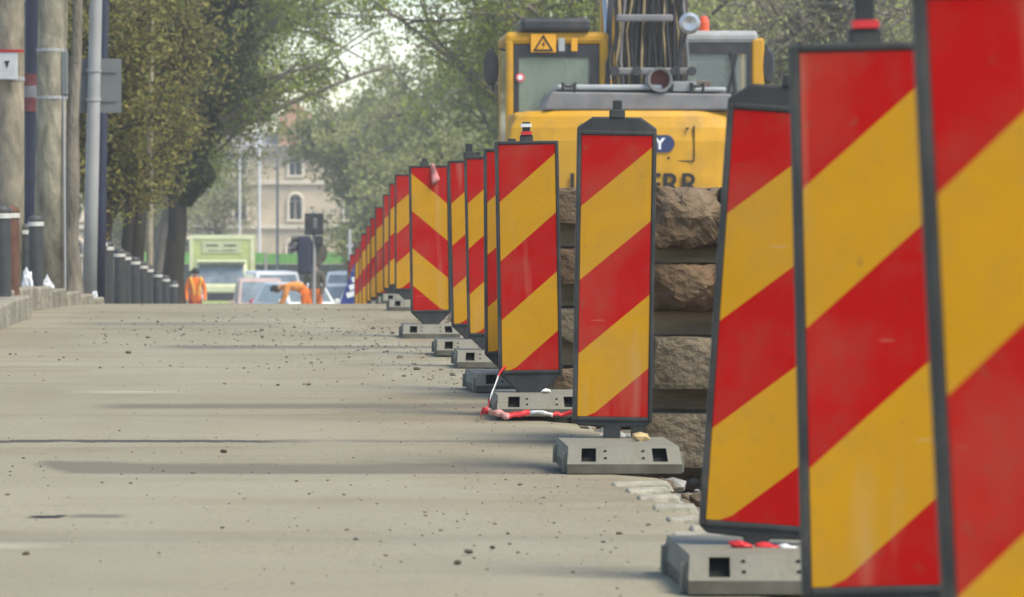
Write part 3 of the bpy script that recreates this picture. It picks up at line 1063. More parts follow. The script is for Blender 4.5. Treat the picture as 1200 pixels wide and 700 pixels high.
        mb.add([(c0[0] + .018, yy, c0[1] + .045), (c0[0] - .022, yy, c0[1] - .018), (c0[0] + .0, yy, c0[1] - .012), (c0[0] - .008, yy, c0[1] - .06), (c0[0] + .024, yy, c0[1] + .004), (c0[0] + .004, yy, c0[1] + .0)],
               [(0, 1, 2, 5), (5, 2, 3, 4)])
        mb.build('warning_mark', m_bolt, sg)
        MB().lathe([(.05, 0), (.05, .006)], (-1.05, Y0 - .006, 2.64), 14, 'y').build('round_sticker', m_pinkst, cab)
        MB().lathe([(.028, 0), (.028, .004)], (-1.05, Y0 - .012, 2.64), 12, 'y').build('sticker_centre', m_badge, cab)
        for xx, m_ in ((-.60, m_hood), (-.46, m_stick)):
            MB().bb(xx - .035, xx + .035, Y0 - .03, Y0 - .018, Z1 - .235, Z1 - .09).build('work_lamp', m_, cab, bevel=.01)
        # badge, panel seams and lettering on the counterweight
        text_mesh('LIEBHERR', .33, m_bolt, 'lettering', cw, (.05, -2.026, 1.35), (R(90), 0, 0), bold=.004, squash=.98)
        mb = MB()
        prof = [(.2 + (.19 if -6 <= ((k + 12) % 24) - 12 < 6 else -.19) + .092 * math.cos(2 * math.pi * (k + .5) / 24), 1.89 + .092 * math.sin(2 * math.pi * (k + .5) / 24)) for k in range(24)]
        mb.prism(prof, -2.03, -2.008)
        bd = mb.build('badge', m_blue, cw)
        text_mesh('Y', .16, m_badge, 'badge_letter', bd, (.325, -2.033, 1.835), (R(90), 0, 0), bold=.006)
        mb = MB()
        for (a, b2, c, d) in ((-.505, -.495, 1.5, 2.1), (.2, .69, 1.705, 1.713)):
            mb.bb(a, b2, -2.006 if a < .5 else -2.0, -1.95, c, d)
        mb.bb(.69, .698, -2.0, -1.9, 1.71, 2.08)
        mb.build('panel_seam', m_bolt, cw)
        for a, b2 in ((-.45, 2.02), (-.45, 1.6), (.62, 2.05), (.42, 1.74)): MB().lathe([(.014, -2.02), (.014, -1.99)], (a, 0, b2), 8, 'y').build('bolt', m_bolt, cw)
        # round mirror on a stalk
        MB().tube([(.58, -1.2, 2.3), (.60, -1.22, 2.85), (.68, -1.25, 3.1)], .017, 6).build('mirror_stalk', m_blk, t)
        MB().lathe([(.0, -1.3), (.08, -1.31), (.115, -1.30), (.118, -1.26), (.06, -1.22)], (.71, 0, 3.19), 18, 'y').build('round_mirror', m_chrome, t, smooth=False)
    else:
        MB().lathe([(.07, Z1 - .02), (.075, Z1 + .07), (.055, Z1 + .135), (.0, Z1 + .15)], (-.50, Y1 - .2, 0), 16).build('beacon', m_beacon, cab)
        MB().tube([(-.5, Y1 + .02, 1.85), (-.78, Y1 + .03, 2.35), (-.92, Y1 + .02, 2.88)], .022, 6).build('wiper', m_blk, cab)
        MB().tube([(-.62, Y1 + .02, 1.95), (-.9, Y1 + .04, 2.5), (-.85, Y1 + .02, 2.9)], .03, 6).build('grab_rail', m_blk, cab)
        MB().bb(-.35, -.15, Y1 - .0, Y1 + .03, 1.78, 1.86).build('work_lamp', m_hood, cab)
    # mirror on the cab side
    sx = X0 - .12
    yy = Y0 + .3 if first else Y1 - .05
    MB().tube([(X0 + .02, yy, 2.95), (sx, yy, 2.98), (sx, yy, 2.5)], .014, 6).build('mirror_arm', m_blk, t)
    MB().lathe([(.02, -.03), (.08, -.025), (.088, 0), (.07, .05)], (0, 0, 0), 16, 'y').build('wing_mirror', m_blk, t, loc=(sx - .02, yy, 2.76)).scale = (1.0, 1, 2.3)
    # boom: box section going up and forward from its foot, with rams and hoses
    bz = 1.5
    prof = [(-.1, 1.35), (.35, 1.3), (1.3, 3.0), (2.6, 4.4), (4.4, 4.9), (4.4, 5.25), (2.4, 4.95), (.75, 3.4)]
    bo = MB().prism(prof, .18 - .02, .62, plane='yz').build('boom', m_ey, t, bevel=.03)
    for xx in (.02, .76):
        MB().tube([(xx, -.05, 1.5), (xx, .75, 2.6)], .085, 12).build('lift_ram', m_ey, t)
        MB().tube([(xx, .75, 2.6), (xx, 1.6, 3.75)], .045, 10).build('ram_rod', m_chrome, t)
    for xx in (.13, .65):
        MB().bb(xx - .03, xx + .03, -.35, .5, 1.24, 2.2).build('boom_bracket', m_ey, t, bevel=.03)
    # stick folded down beyond
    MB().prism([(4.2, 5.1), (4.6, 5.2), (5.3, 2.3), (5.05, 2.25)], .2, .58, plane='yz').build('stick', m_ey, t, bevel=.03)
    MB().prism([(4.75, 2.45), (5.35, 2.5), (5.6, 1.7), (5.2, 1.1), (4.6, 1.25), (4.95, 1.75)], -.15, .9, plane='yz').build('bucket', m_trk, t, bevel=.02)
    rr = random.Random(3 if first else 9)
    if first:
        # hose bundle in front of the boom foot
        for k in range(17):
            x0 = -.02 + k * .048 + rr.uniform(-.012, .012)
            pts = [(x0, -.42 + rr.uniform(-.06, .03), 2.1 + rr.uniform(0, .1))]
            for q in range(1, 7):
                pts.append((x0 + rr.uniform(-.025, .025) + (.02 if k > 8 else -.02) * math.sin(q), -.46 + .012 * q + rr.uniform(-.05, .02), 2.15 + q * .33))
            MB().tube(pts, rr.uniform(.013, .022), 6).build('hydraulic_hose', m_tan if k in (1, 3, 6, 11, 14) else m_eg if k in (2, 16) else m_hose, t, smooth=True)
        MB().bb(-.06, .82, -.56, -.50, 2.66, 2.74).build('hose_bar', m_eg, t, bevel=.02)
        MB().bb(-.02, .60, -.56, -.50, 3.24, 3.32).build('hose_bar', m_eg, t, bevel=.02)
        MB().bb(-.02, .78, -.36, -.3, 2.1, 3.6).build('hose_tray', M('oily_brown_steel', (0.06, 0.045, 0.032), .6, .5, 5, stretch=(6, 1, 1), dirt=(0.15, 0.11, 0.07), dirt_amt=.7), t, bevel=.02)
        for xx in (-.04, .2, .62, .8):
            MB().lathe([(.05, -.62), (.055, -.58), (.03, -.54)], (xx, 0, 2.70), 10, 'y').build('hose_coupling', m_blk, t)
        MB().tube([(-.08, -.3, 2.1), (-.10, -.25, 2.8), (-.02, .1, 3.6)], .035, 8).build('side_pipe', m_blk, t)
    return t


def thing_part(name, parent):
    o = bpy.data.objects.new(name, None)
    COL.objects.link(o)
    o.parent = parent
    return o


excavator('yellow excavator seen from behind, its lettered counterweight above the stacked stones', (3.57, 47.0, g(47) - .13), 0, True)
excavator('yellow excavator facing the road works, orange beacon on its pale cab roof', (4.72, 54.6, g(54.6) - .06), math.pi, False).scale = (.92, 1, 1.15)

# ------------------------------------------------------------------ left side: posts, poles, bollards
m_bol = M('bollard_iron', (0.042, 0.044, 0.043), .55, .2, 8, spec=.35, dirt=(0.15, 0.13, 0.1), dirt_amt=.4)
m_rust = M('rusty_bollard_iron', (0.11, 0.052, 0.033), .75, .35, 8, dirt=(0.19, 0.09, 0.05), dirt_amt=.7)
m_band = M('bollard_band', (0.55, 0.53, 0.47), .6, .15, 10)


def bollard(x, d, label, mat, group=None):
    X = (x - VX) * d / FPX
    t = thing('bollard', label, 'bollard', (X, d, pave_z(d) - .06), group=group)
    key = 'b' + mat.name
    part_copy(key, lambda: MB().lathe([(.085, 0), (.085, .03), (.072, .05), (.068, .66), (.07, .70)], n=18).build('post', mat, None, smooth=False), t)
    part_copy(key + 'c', lambda: MB().lathe([(.07, .742), (.075, .752), (.072, .775), (.052, .80), (.0, .812)], n=18).build('cap', mat, None, smooth=False), t)
    part_copy('bband', lambda: MB().lathe([(.073, .70), (.076, .705), (.076, .738), (.072, .742)], n=18).build('pale_band', m_band, None), t)


bollard(3, 35.0, 'dark bollard in front of the wide concrete post with a sign', m_bol)
bollard(13, 36.3, 'rusty brown bollard beside the wide concrete post', m_rust)
bollard(42, 40.2, 'dark bollard with pale ring in front of the mottled concrete pole', m_bol)
bollard(29, 42.0, 'bollard behind the paper bag, half hidden between two concrete poles', m_bol)
for x, d in ((118, 46.8), (126, 48.6), (140, 52), (147, 53.8), (158, 56.5), (167, 59.3), (174, 61.8), (185, 66), (194, 70), (204, 75.5)):
    bollard(x, d, 'dark iron bollard with pale ring in the row before the tree trunks', m_bol, 'bollards along the far pavement')

m_cp = M('pole_concrete', (0.29, 0.25, 0.175), .9, .45, 7.0, bump=.4, bscale=18, stretch=(1, 1, .4), spec=.12, dirt=(0.13, 0.115, 0.09), dirt_amt=.7, dirt_scale=4)
m_cp2 = M('mossy_concrete', (0.25, 0.225, 0.16), .9, .5, 9.0, bump=.5, bscale=18, stretch=(1, 1, .35), spec=.12, dirt=(0.11, 0.10, 0.075), dirt_amt=.7, dirt_scale=5)
m_gal = M('galvanised_pole', (0.33, 0.33, 0.32), .5, .12, 6, spec=.4, dirt=(0.2, 0.18, 0.15), dirt_amt=.5)
m_navy = M('navy_pole', (0.030, 0.034, 0.06), .5, .2, 5, spec=.4)
m_signback = M('sign_back_grey', (0.14, 0.15, 0.145), .5, .1, 5, spec=.4, dirt=(0.14, 0.13, 0.11), dirt_amt=.4)


def pole_at(xb, yb_px, d, xt, w0, w1, h, name, label, mat, n=16):
    b = at(xb, 340, d)
    zb = pave_z(d) - .03
    top = Vector(((xt - VX) * d / FPX, d, zb + h))
    # xt is where the pole crosses the top edge of the picture
    ztop = at(0, 0, d).z
    k = (h) / (ztop - zb)
    t = thing(name, label, 'pole', (b.x, d, zb))
    dx = (top.x - b.x) * k
    pts = [(dx * q / 6, 0, h * q / 6) for q in range(7)]
    MB().tube(pts, [w0 + (w1 - w0) * q / 6 for q in range(7)], n).build('shaft', mat, t, smooth=True)
    return t, b.x, zb


tA, ax, az = pole_at(7, 0, 42.0, 9, .18, .145, 7.5, 'concrete_pole', 'wide pale concrete pole with a white arrow plate', m_cp)
MB().bb(-.22, .13, -.225, -.20, 2.19, 2.45).build('plate', m_white, tA, bevel=.004)
MB().prism([(.0, 2.37), (.05, 2.37), (.025, 2.30)], -.232, -.226).build('plate_mark', m_bolt, tA)
MB().bb(-.24, .19, -.232, -.19, 2.455, 2.48).build('red_trim', m_redtape, tA)
MB().lathe([(.185, 2.18), (.185, 2.22)], n=18).build('clamp_ring', m_gal, tA)
tN, nx_, nz_ = pole_at(36, 0, 45.0, 37, .075, .07, 7.2, 'steel_pole', 'navy painted steel pole between two concrete poles', m_navy, 14)
for z0, z1, m_ in ((2.05, 2.2, m_redtape), (2.2, 2.32, m_white), (2.32, 2.45, m_redtape), (1.3, 1.34, m_blk)):
    MB().lathe([(.079, z0), (.079, z1)], n=16).build('painted_ring', {m_redtape: M('faded_red_ring', (0.2, 0.06, 0.055), .7, .3, 9), m_white: M('grimy_ring', (0.25, 0.24, 0.24), .7, .3, 9)}.get(m_, m_), tN)
tB, bx_, bz_ = pole_at(57, 0, 41.2, 62, .155, .128, 7.8, 'concrete_pole', 'mottled concrete utility pole with small grey junction box', m_cp2)
MB().bb(.125, .185, -.12, .1, 1.98, 2.4).build('junction_box', m_signback, tB, bevel=.01)
MB().lathe([(.150, 2.40), (.150, 2.43)], (.03, 0, 0), n=18).build('clamp_band', m_gal, tB)
MB().lathe([(.152, 1.94), (.152, 1.97)], (.03, 0, 0), n=18).build('clamp_band', m_gal, tB)
MB().tube([(.15, -.1, 1.98), (.16, -.12, 1.0), (.165, -.1, 0)], .012, 6).build('cable_conduit', m_gal, tB)
tC, cx_, cz_ = pole_at(104.5, 0, 44.0, 112.5, .075, .052, 7.0, 'sign_pole', 'slim galvanised pole carrying a grey sign seen from behind', m_gal, 14)
sb = MB().bb(-.195, .33, .075, .083, 1.99, 2.55).build('sign_plate', m_signback, tC, bevel=.0)
mb = MB()
for zz in (2.12, 2.42): mb.bb(-.15, .28, .062, .075, zz - .015, zz + .015)
mb.build('mounting_rail', m_signback, sb)
mb = MB(); mb.lathe([(.078, 2.11), (.078, 2.14)], (.045, 0, 0), n=14); mb.lathe([(.078, 2.41), (.078, 2.44)], (.05, 0, 0), n=14)
mb.build('clamp', m_gal, sb)
pole_at(118, 0, 46.0, 122, .05, .05, 6.8, 'steel_pole', 'thin dark steel pole behind the grey sign', m_navy, 12)
pole_at(175, 0, 62.0, 177, .05, .045, 5.6, 'wooden_stake', 'slim pale post among the tree trunks', m_cp, 10)

# paper bag and rags left on the pavement
m_bag = M('white_bag', (0.62, 0.63, 0.62), .7, .2, 14)


def crumple(name, label, c, w, d_, h, seed, mat):
    rr = random.Random(seed)
    bm = bmesh.new()
    bmesh.ops.create_icosphere(bm, subdivisions=3, radius=1)
    ph = [rr.uniform(0, 6) for _ in range(6)]
    for v in bm.verts:
        p = v.co.copy()
        k = 1 + .16 * math.sin(p.x * 7 + ph[0]) * math.sin(p.z * 6 + ph[1]) + .12 * math.sin(p.y * 9 + p.z * 5 + ph[2]) + rr.uniform(-.07, .07)
        v.co = Vector((p.x * w / 2 * k, p.y * d_ / 2 * k, max(p.z * k, -.85) * h / 2 * (1 + .2 * math.sin(p.x * 5 + ph[3]))))
    me = bpy.data.meshes.new(name)
    bm.to_mesh(me); bm.free()
    me.materials.append(mat)
    o = bpy.data.objects.new(name, me)
    COL.objects.link(o)
    o.location = c
    return tag(o, label, 'litter')


crumple('paper_bag', 'upright crumpled white bag by the bollard on the pavement', (at(32, 316, 39.2).x, 39.2, pave_z(39.2) + .095), .095, .09, .23, 3, m_bag)
crumple('plastic_bag', 'torn white plastic bag at the foot of the mottled concrete pole', (at(55, 320, 40.4).x, 40.4, pave_z(40.4) + .07), .13, .1, .17, 6, m_bag)
crumple('plastic_scrap', 'small white scrap beside the slim sign pole', (at(111, 338, 42.5).x, 42.5, pave_z(42.5) + .045), .06, .06, .11, 9, m_bag)

# ------------------------------------------------------------------ trees
m_bark = M('dark_bark', (0.05, 0.042, 0.033), .95, .4, 5, bump=.8, bscale=20, stretch=(1, 1, .3), spec=.1)
m_bark2 = M('grey_bark', (0.19, 0.165, 0.125), .95, .4, 5, bump=.8, bscale=20, stretch=(1, 1, .3), spec=.1)
lf_brown = leaf_mat('budding_leaf', [(0.075, 0.056, 0.023), (0.224, 0.176, 0.057), (0.149, 0.176, 0.04), (0.299, 0.245, 0.069), (0.194, 0.224, 0.052), (0.389, 0.35, 0.081), (0.135, 0.091, 0.04)], .45)
lf_green = leaf_mat('spring_leaf', [(0.139, 0.182, 0.036), (0.262, 0.326, 0.054), (0.384, 0.45, 0.072), (0.227, 0.254, 0.054), (0.45, 0.45, 0.102)], .5)
lf_ivy = leaf_mat('ivy_leaf', [(0.035, 0.051, 0.022), (0.068, 0.092, 0.032), (0.101, 0.121, 0.041), (0.047, 0.054, 0.024), (0.162, 0.162, 0.054)], .3)
lf_olive = leaf_mat('olive_leaf', [(0.226, 0.263, 0.086), (0.388, 0.429, 0.125), (0.45, 0.45, 0.193), (0.339, 0.321, 0.125), (0.45, 0.45, 0.23)], .5)


def leaves_np(P, size, rs, droop=0.2):
    n = len(P)
    a = rs.normal(size=(n, 3)); a /= np.linalg.norm(a, axis=1)[:, None]
    b = rs.normal(size=(n, 3)); b -= a * (a * b).sum(1)[:, None]; b /= np.linalg.norm(b, axis=1)[:, None]
    s = size * rs.uniform(.55, 1.35, (n, 1))
    V = np.empty((n, 4, 3))
    V[:, 0] = P - a * s
    V[:, 1] = P + b * s * .5
    V[:, 2] = P + a * s
    V[:, 3] = P - b * s * .5
    return V.reshape(-1, 3), np.arange(n * 4).reshape(-1, 4)


def curve3(a, b, bend, rs, n):
    a, b = np.array(a, float), np.array(b, float)
    d = np.linalg.norm(b - a)
    m = (a + b) / 2 + rs.normal(size=3) * d * bend + np.array((0, 0, d * bend * .8))
    return [tuple((1 - t) ** 2 * a + 2 * t * (1 - t) * m + t * t * b) for t in np.linspace(0, 1, n)]


def tree_geo(h0, cz, rx, ry, rz, r0, seed, nlimb, nsub, ntwig, per, leaf, spread, lean=(0, 0), stems=1):
    """trunk to h0, crown ellipsoid centred cz above the foot; returns wood MB and leaf points"""
    rs = np.random.RandomState(seed)
    mb = MB()
    pts_leaf = []
    for st in range(stems):
        off = np.array((0, 0, 0)) if stems == 1 else np.append(rs.normal(size=2) * .12, 0)
        top = np.array((lean[0], lean[1], cz + rz * .35))
        tr = []
        for q in range(9):
            t = q / 8
            tr.append(tuple(off + np.array((top[0] * t ** 1.3, top[1] * t ** 1.3, top[2] * t)) + np.append(rs.normal(size=2) * .035 * h0 * .35 * (0 < q), 0)))
        rad = [r0 * (1.25 if q == 0 else 1 - .085 * q) for q in range(9)]
        mb.tube([tuple(np.array(tr[0]) - (0, 0, .3))] + tr, [rad[0] * 1.2] + rad, 10)
        for i in range(nlimb):
            t = rs.uniform(max(.25, h0 / (top[2]) - .1), 1.0)
            k = t * 8
            i0 = min(7, int(k))
            a = np.array(tr[i0]) * (1 - (k - i0)) + np.array(tr[i0 + 1]) * (k - i0)
            u = rs.normal(size=3); u /= np.linalg.norm(u)
            u *= rs.uniform(.55, 1.0) ** .5
            b = np.array((lean[0] + u[0] * rx, lean[1] + u[1] * ry, cz + u[2] * rz))
            if b[2] < a[2] - rz * .5: b[2] = a[2] - rz * .3 * rs.rand()
            L1 = curve3(a, b, .12, rs, 6)
            rl = r0 * rs.uniform(.2, .42)
            mb.tube(L1, [rl * (1 - .15 * q) for q in range(6)], 6, cap=False)
            for j in range(nsub):
                t2 = rs.uniform(.25, 1.0)
                a2 = np.array(L1[min(5, int(t2 * 5))])
                d2 = rs.normal(size=3); d2 /= np.linalg.norm(d2); d2[2] = d2[2] * .7 + .2
                l2 = spread * rs.uniform(.5, 1.2)
                b2 = a2 + d2 * l2
                L2 = curve3(a2, b2, .12, rs, 4)
                mb.tube(L2, [rl * .32, rl * .25, rl * .18, rl * .1], 4, cap=False)
                for w in range(ntwig):
                    a3 = np.array(L2[rs.randint(1, 4)])
                    d3 = rs.normal(size=3); d3 /= np.linalg.norm(d3)
                    b3 = a3 + d3 * spread * rs.uniform(.25, .6)
                    mb.tube([tuple(a3), tuple((a3 + b3) / 2 + rs.normal(size=3) * .03 * spread), tuple(b3)], [rl * .1 + .003, rl * .07 + .003, .003], 3, cap=False)
                    if per:
                        tt = rs.uniform(.15, 1.1, (per, 1))
                        pts_leaf.append(a3 + (b3 - a3) * tt + rs.normal(size=(per, 3)) * spread * .13)
    return mb, (np.concatenate(pts_leaf) if pts_leaf else None), rs


TREES = {}


def tree(key, label, X, Y, geo, leafmat, leafsize, bark, name='tree', group=None, rz=0, sc=1.0, z=None, extra=None):
    t = thing(name, label, 'tree', (X, Y, (pave_z(Y) if X < -1.9 else g(Y) - .15) if z is None else z), (0, 0, rz), group)
    t.scale = (sc, sc, sc)
    if key in TREES:
        for src in TREES[key]:
            c = src.copy(); COL.objects.link(c); c.parent = t
        return t
    mb, P, rs = tree_geo(**geo)
    parts = [mb.build('trunk', bark, t, smooth=True)]
    if P is not None:
        if extra is not None: P = np.concatenate([P, extra(rs)])
        V, F = leaves_np(P, leafsize, rs)
        parts.append(raw('crown', V, F, leafmat, t))
    TREES[key] = parts
    return t


G = lambda **k: k
# slim trunk between the poles
tree('slim', 'slim dark tree between the mottled concrete pole and the sign pole', -2.20, 43.6,
     G(h0=3.4, cz=4.6, rx=1.3, ry=1.3, rz=1.2, r0=.085, seed=4, nlimb=9, nsub=6, ntwig=5, per=14, leaf=0, spread=.7, lean=(.0, .3)), lf_brown, .035, m_bark2)
# twiggy budding trees along the pavement
tree('bud1', 'twiggy budding tree with brownish leaves right behind the sign pole', -2.75, 57.0,
     G(h0=1.3, cz=3.1, rx=1.0, ry=1.5, rz=1.9, r0=.085, seed=11, nlimb=22, nsub=6, ntwig=6, per=13, leaf=0, spread=.62, lean=(.35, 0), stems=2), lf_brown, .042, m_bark)
tree('bud2', 'brown leaved tree with thin pale stems beside the ivy clad tree', -2.5, 66.0,
     G(h0=1.8, cz=4.0, rx=1.15, ry=1.6, rz=2.3, r0=.12, seed=15, nlimb=24, nsub=6, ntwig=6, per=13, leaf=0, spread=.7, lean=(.3, 0), stems=2), lf_brown, .046, m_bark)
tree('bud3', 'old dark trunked tree behind the row of bollards', -3.2, 72.0,
     G(h0=2.2, cz=4.8, rx=1.8, ry=2, rz=2.4, r0=.22, seed=19, nlimb=22, nsub=7, ntwig=6, per=24, leaf=0, spread=.85, lean=(.2, 0)), lf_brown, .04, m_bark)


for X, Y, rz_, sc, lab in ((-8.5, 62, 1.1, 1.1, 'leafy brown tree set far back from the pavement, behind the concrete poles'), (-6.2, 88, 2.7, 1.2, 'leafy brown tree set back behind the old dark trunked tree'), (-11.5, 96, 4.0, 1.3, 'leafy brown tree farthest back from the pavement'), (-7.5, 120, 5.2, 1.2, 'leafy brown tree set back between the pavement and the lorry')):
    tree('bud3', lab, X, Y, None, None, 0, None, rz=rz_, sc=sc)


# ivy clad tree leaning over the road
def ivy(rs):
    n = 30000
    t = rs.uniform(0, 1, n)
    z = 2.2 + t * 5.2
    ax = 0.15 + 0.5 * ((z - 2) / 5.0)
    k = np.clip((z - 2.2) / 2.2, 0, 1)
    rad = (.2 + .75 * k) * rs.uniform(.2, 1, n) ** .5
    rad *= 1 + .3 * np.sin(z * 3.1) + .25 * np.sin(z * 7.3 + 1)
    a = rs.uniform(0, 2 * np.pi, n)
    return np.stack([ax + rad * np.cos(a), rad * np.sin(a), z], 1)


tree('ivy', 'dark ivy clad tree leaning over the road beside the far bollards', -2.16, 79.0,
     G(h0=3.5, cz=6.4, rx=1.7, ry=2, rz=2.4, r0=.22, seed=23, nlimb=22, nsub=7, ntwig=6, per=16, leaf=0, spread=.95, lean=(.3, 0)), lf_ivy, .052, m_bark, extra=ivy)
tree('over', 'green leaved tree arching over the road beyond the ivy clad tree', -3.0, 95.0,
     G(h0=3.5, cz=6.8, rx=4.6, ry=3, rz=2.1, r0=.25, seed=31, nlimb=40, nsub=7, ntwig=6, per=18, leaf=0, spread=1.15, lean=(1.6, 0)), lf_green, .05, m_bark2)
tree('left_far', 'hazy green tree behind the pale green lorry', -6.2, 178.0,
     G(h0=3, cz=5.0, rx=3.4, ry=3, rz=3.4, r0=.25, seed=37, nlimb=24, nsub=7, ntwig=6, per=22, leaf=0, spread=1.4), lf_olive, .10, m_bark2, name='tree', rz=1.0)
# right side: row behind the excavators
R1 = G(h0=3, cz=6.2, rx=3.9, ry=3.4, rz=4.2, r0=.24, seed=41, nlimb=38, nsub=7, ntwig=6, per=16, leaf=0, spread=1.35)
R2 = G(h0=3, cz=6.4, rx=4.2, ry=3.4, rz=4.4, r0=.26, seed=47, nlimb=38, nsub=7, ntwig=6, per=16, leaf=0, spread=1.45)
tree('r1', 'hazy olive tree nearest the green netting fence', 5.6, 140.0, R1, lf_olive, .085, m_bark2, rz=0, sc=1.12)
tree('r2', 'broad pale green tree behind the panels beyond the crest', 7.2, 118.0, R2, lf_green, .085, m_bark2, rz=1)
for i, (X, Y, k, rz_, sc) in enumerate(((9.8, 150, 'r1', 2.0, 1.15), (8.6, 96, 'r1', 4.0, .95), (13.0, 112, 'r2', 2.6, 1.05), (17.5, 122, 'r1', .7, 1.1), (13.5, 165, 'r2', 4.2, 1.2), (20, 160, 'r1', 5.1, 1.2), (26, 170, 'r2', .3, 1.2))):
    tree(k, 'leafy roadside tree in the row behind the two excavators', X, Y, None, None, 0, None, group='trees behind the excavators', rz=rz_, sc=sc)
tree('low', 'hazy spreading tree standing before the right end of the stone building', 3.3, 168.0,
     G(h0=2, cz=4.6, rx=3.0, ry=3, rz=3.6, r0=.2, seed=71, nlimb=36, nsub=8, ntwig=6, per=22, leaf=0, spread=1.2), lf_olive, .09, m_bark2, sc=1.28)
tree('low', 'smaller hazy tree close behind the row of far panels', 5.4, 128.0, None, None, 0, None, rz=1.9, sc=.9)
tree('twig', 'bare greyish tree in front of the left end of the stone building', -3.4, 196.0,
     G(h0=2, cz=4.4, rx=2.6, ry=2, rz=3.0, r0=.16, seed=77, nlimb=26, nsub=8, ntwig=6, per=5, leaf=0, spread=1.2), lf_olive, .07, m_bark2)
tree('canopy', 'leafy green tree whose crown arches high over the far road', -3.6, 104.0,
     G(h0=4.5, cz=8.0, rx=5.2, ry=3, rz=2.3, r0=.2, seed=83, nlimb=40, nsub=8, ntwig=6, per=20, leaf=0, spread=1.1, lean=(2.6, 0)), lf_green, .055, m_bark2)
# barely leafed trees on the right, branches over the top
tree('bare', 'almost bare grey tree with tangled branches behind the panel with the thick peg', 8.0, 66.0,
     G(h0=2.2, cz=4.8, rx=2.4, ry=2.4, rz=2.9, r0=.16, seed=53, nlimb=30, nsub=8, ntwig=6, per=3, leaf=0, spread=1.0), lf_olive, .04, m_bark2)
tree('bare', 'almost bare tree with pale trunk right of the facing excavator', 9.7, 74.0, None, None, 0, None, rz=2.2, sc=1.1)
tree('over_r', 'green tree reaching over the road from behind the excavators', 6.2, 78.0,
     G(h0=3.4, cz=6.3, rx=4.6, ry=3, rz=1.9, r0=.2, seed=59, nlimb=34, nsub=7, ntwig=6, per=15, leaf=0, spread=1.05, lean=(-1.3, 0)), lf_green, .048, m_bark2)

# ------------------------------------------------------------------ far street: lorry, vans, signal, workers, fence, building
m_lime = M('lime_paint', (0.47, 0.52, 0.20), .45, .12, 3, spec=.4, dirt=(0.3, 0.32, 0.2), dirt_amt=.4)
m_limep = M('pale_lime', (0.66, 0.68, 0.42), .45, .1, 3, spec=.4)
m_wht = M('white_paint', (0.72, 0.72, 0.70), .35, .06, 3, spec=.5, dirt=(0.5, 0.47, 0.42), dirt_amt=.4)
m_cglass = M('car_glass', (0.17, 0.21, 0.22), .08, .3, 3, spec=.9)
m_tyre = M('tyre_rubber', (0.025, 0.025, 0.025), .85, .2, 9)
m_plateg = M('faded_plate', (0.46, 0.48, 0.3), .6, .1, 5)
m_lamp = M('lamp_lens', (0.7, 0.7, 0.66), .15, .05, 9, spec=.7)
m_tail = M('tail_lens', (0.4, 0.02, 0.02), .2, .1, 9, spec=.6)


def wheel(parent, x, y, r, w=.22):
    o = MB().lathe([(r * .6, -w / 2), (r * .95, -w / 2), (r, -w / 2 + .03), (r, w / 2 - .03), (r * .95, w / 2), (r * .6, w / 2)], (0, 0, 0), 20, 'x').build('wheel', m_tyre, parent, loc=(x, y, r))
    MB().lathe([(r * .58, -w / 2 - .005), (r * .58, w / 2 + .005)], (0, 0, 0), 14, 'x').build('rim', m_signback, o)


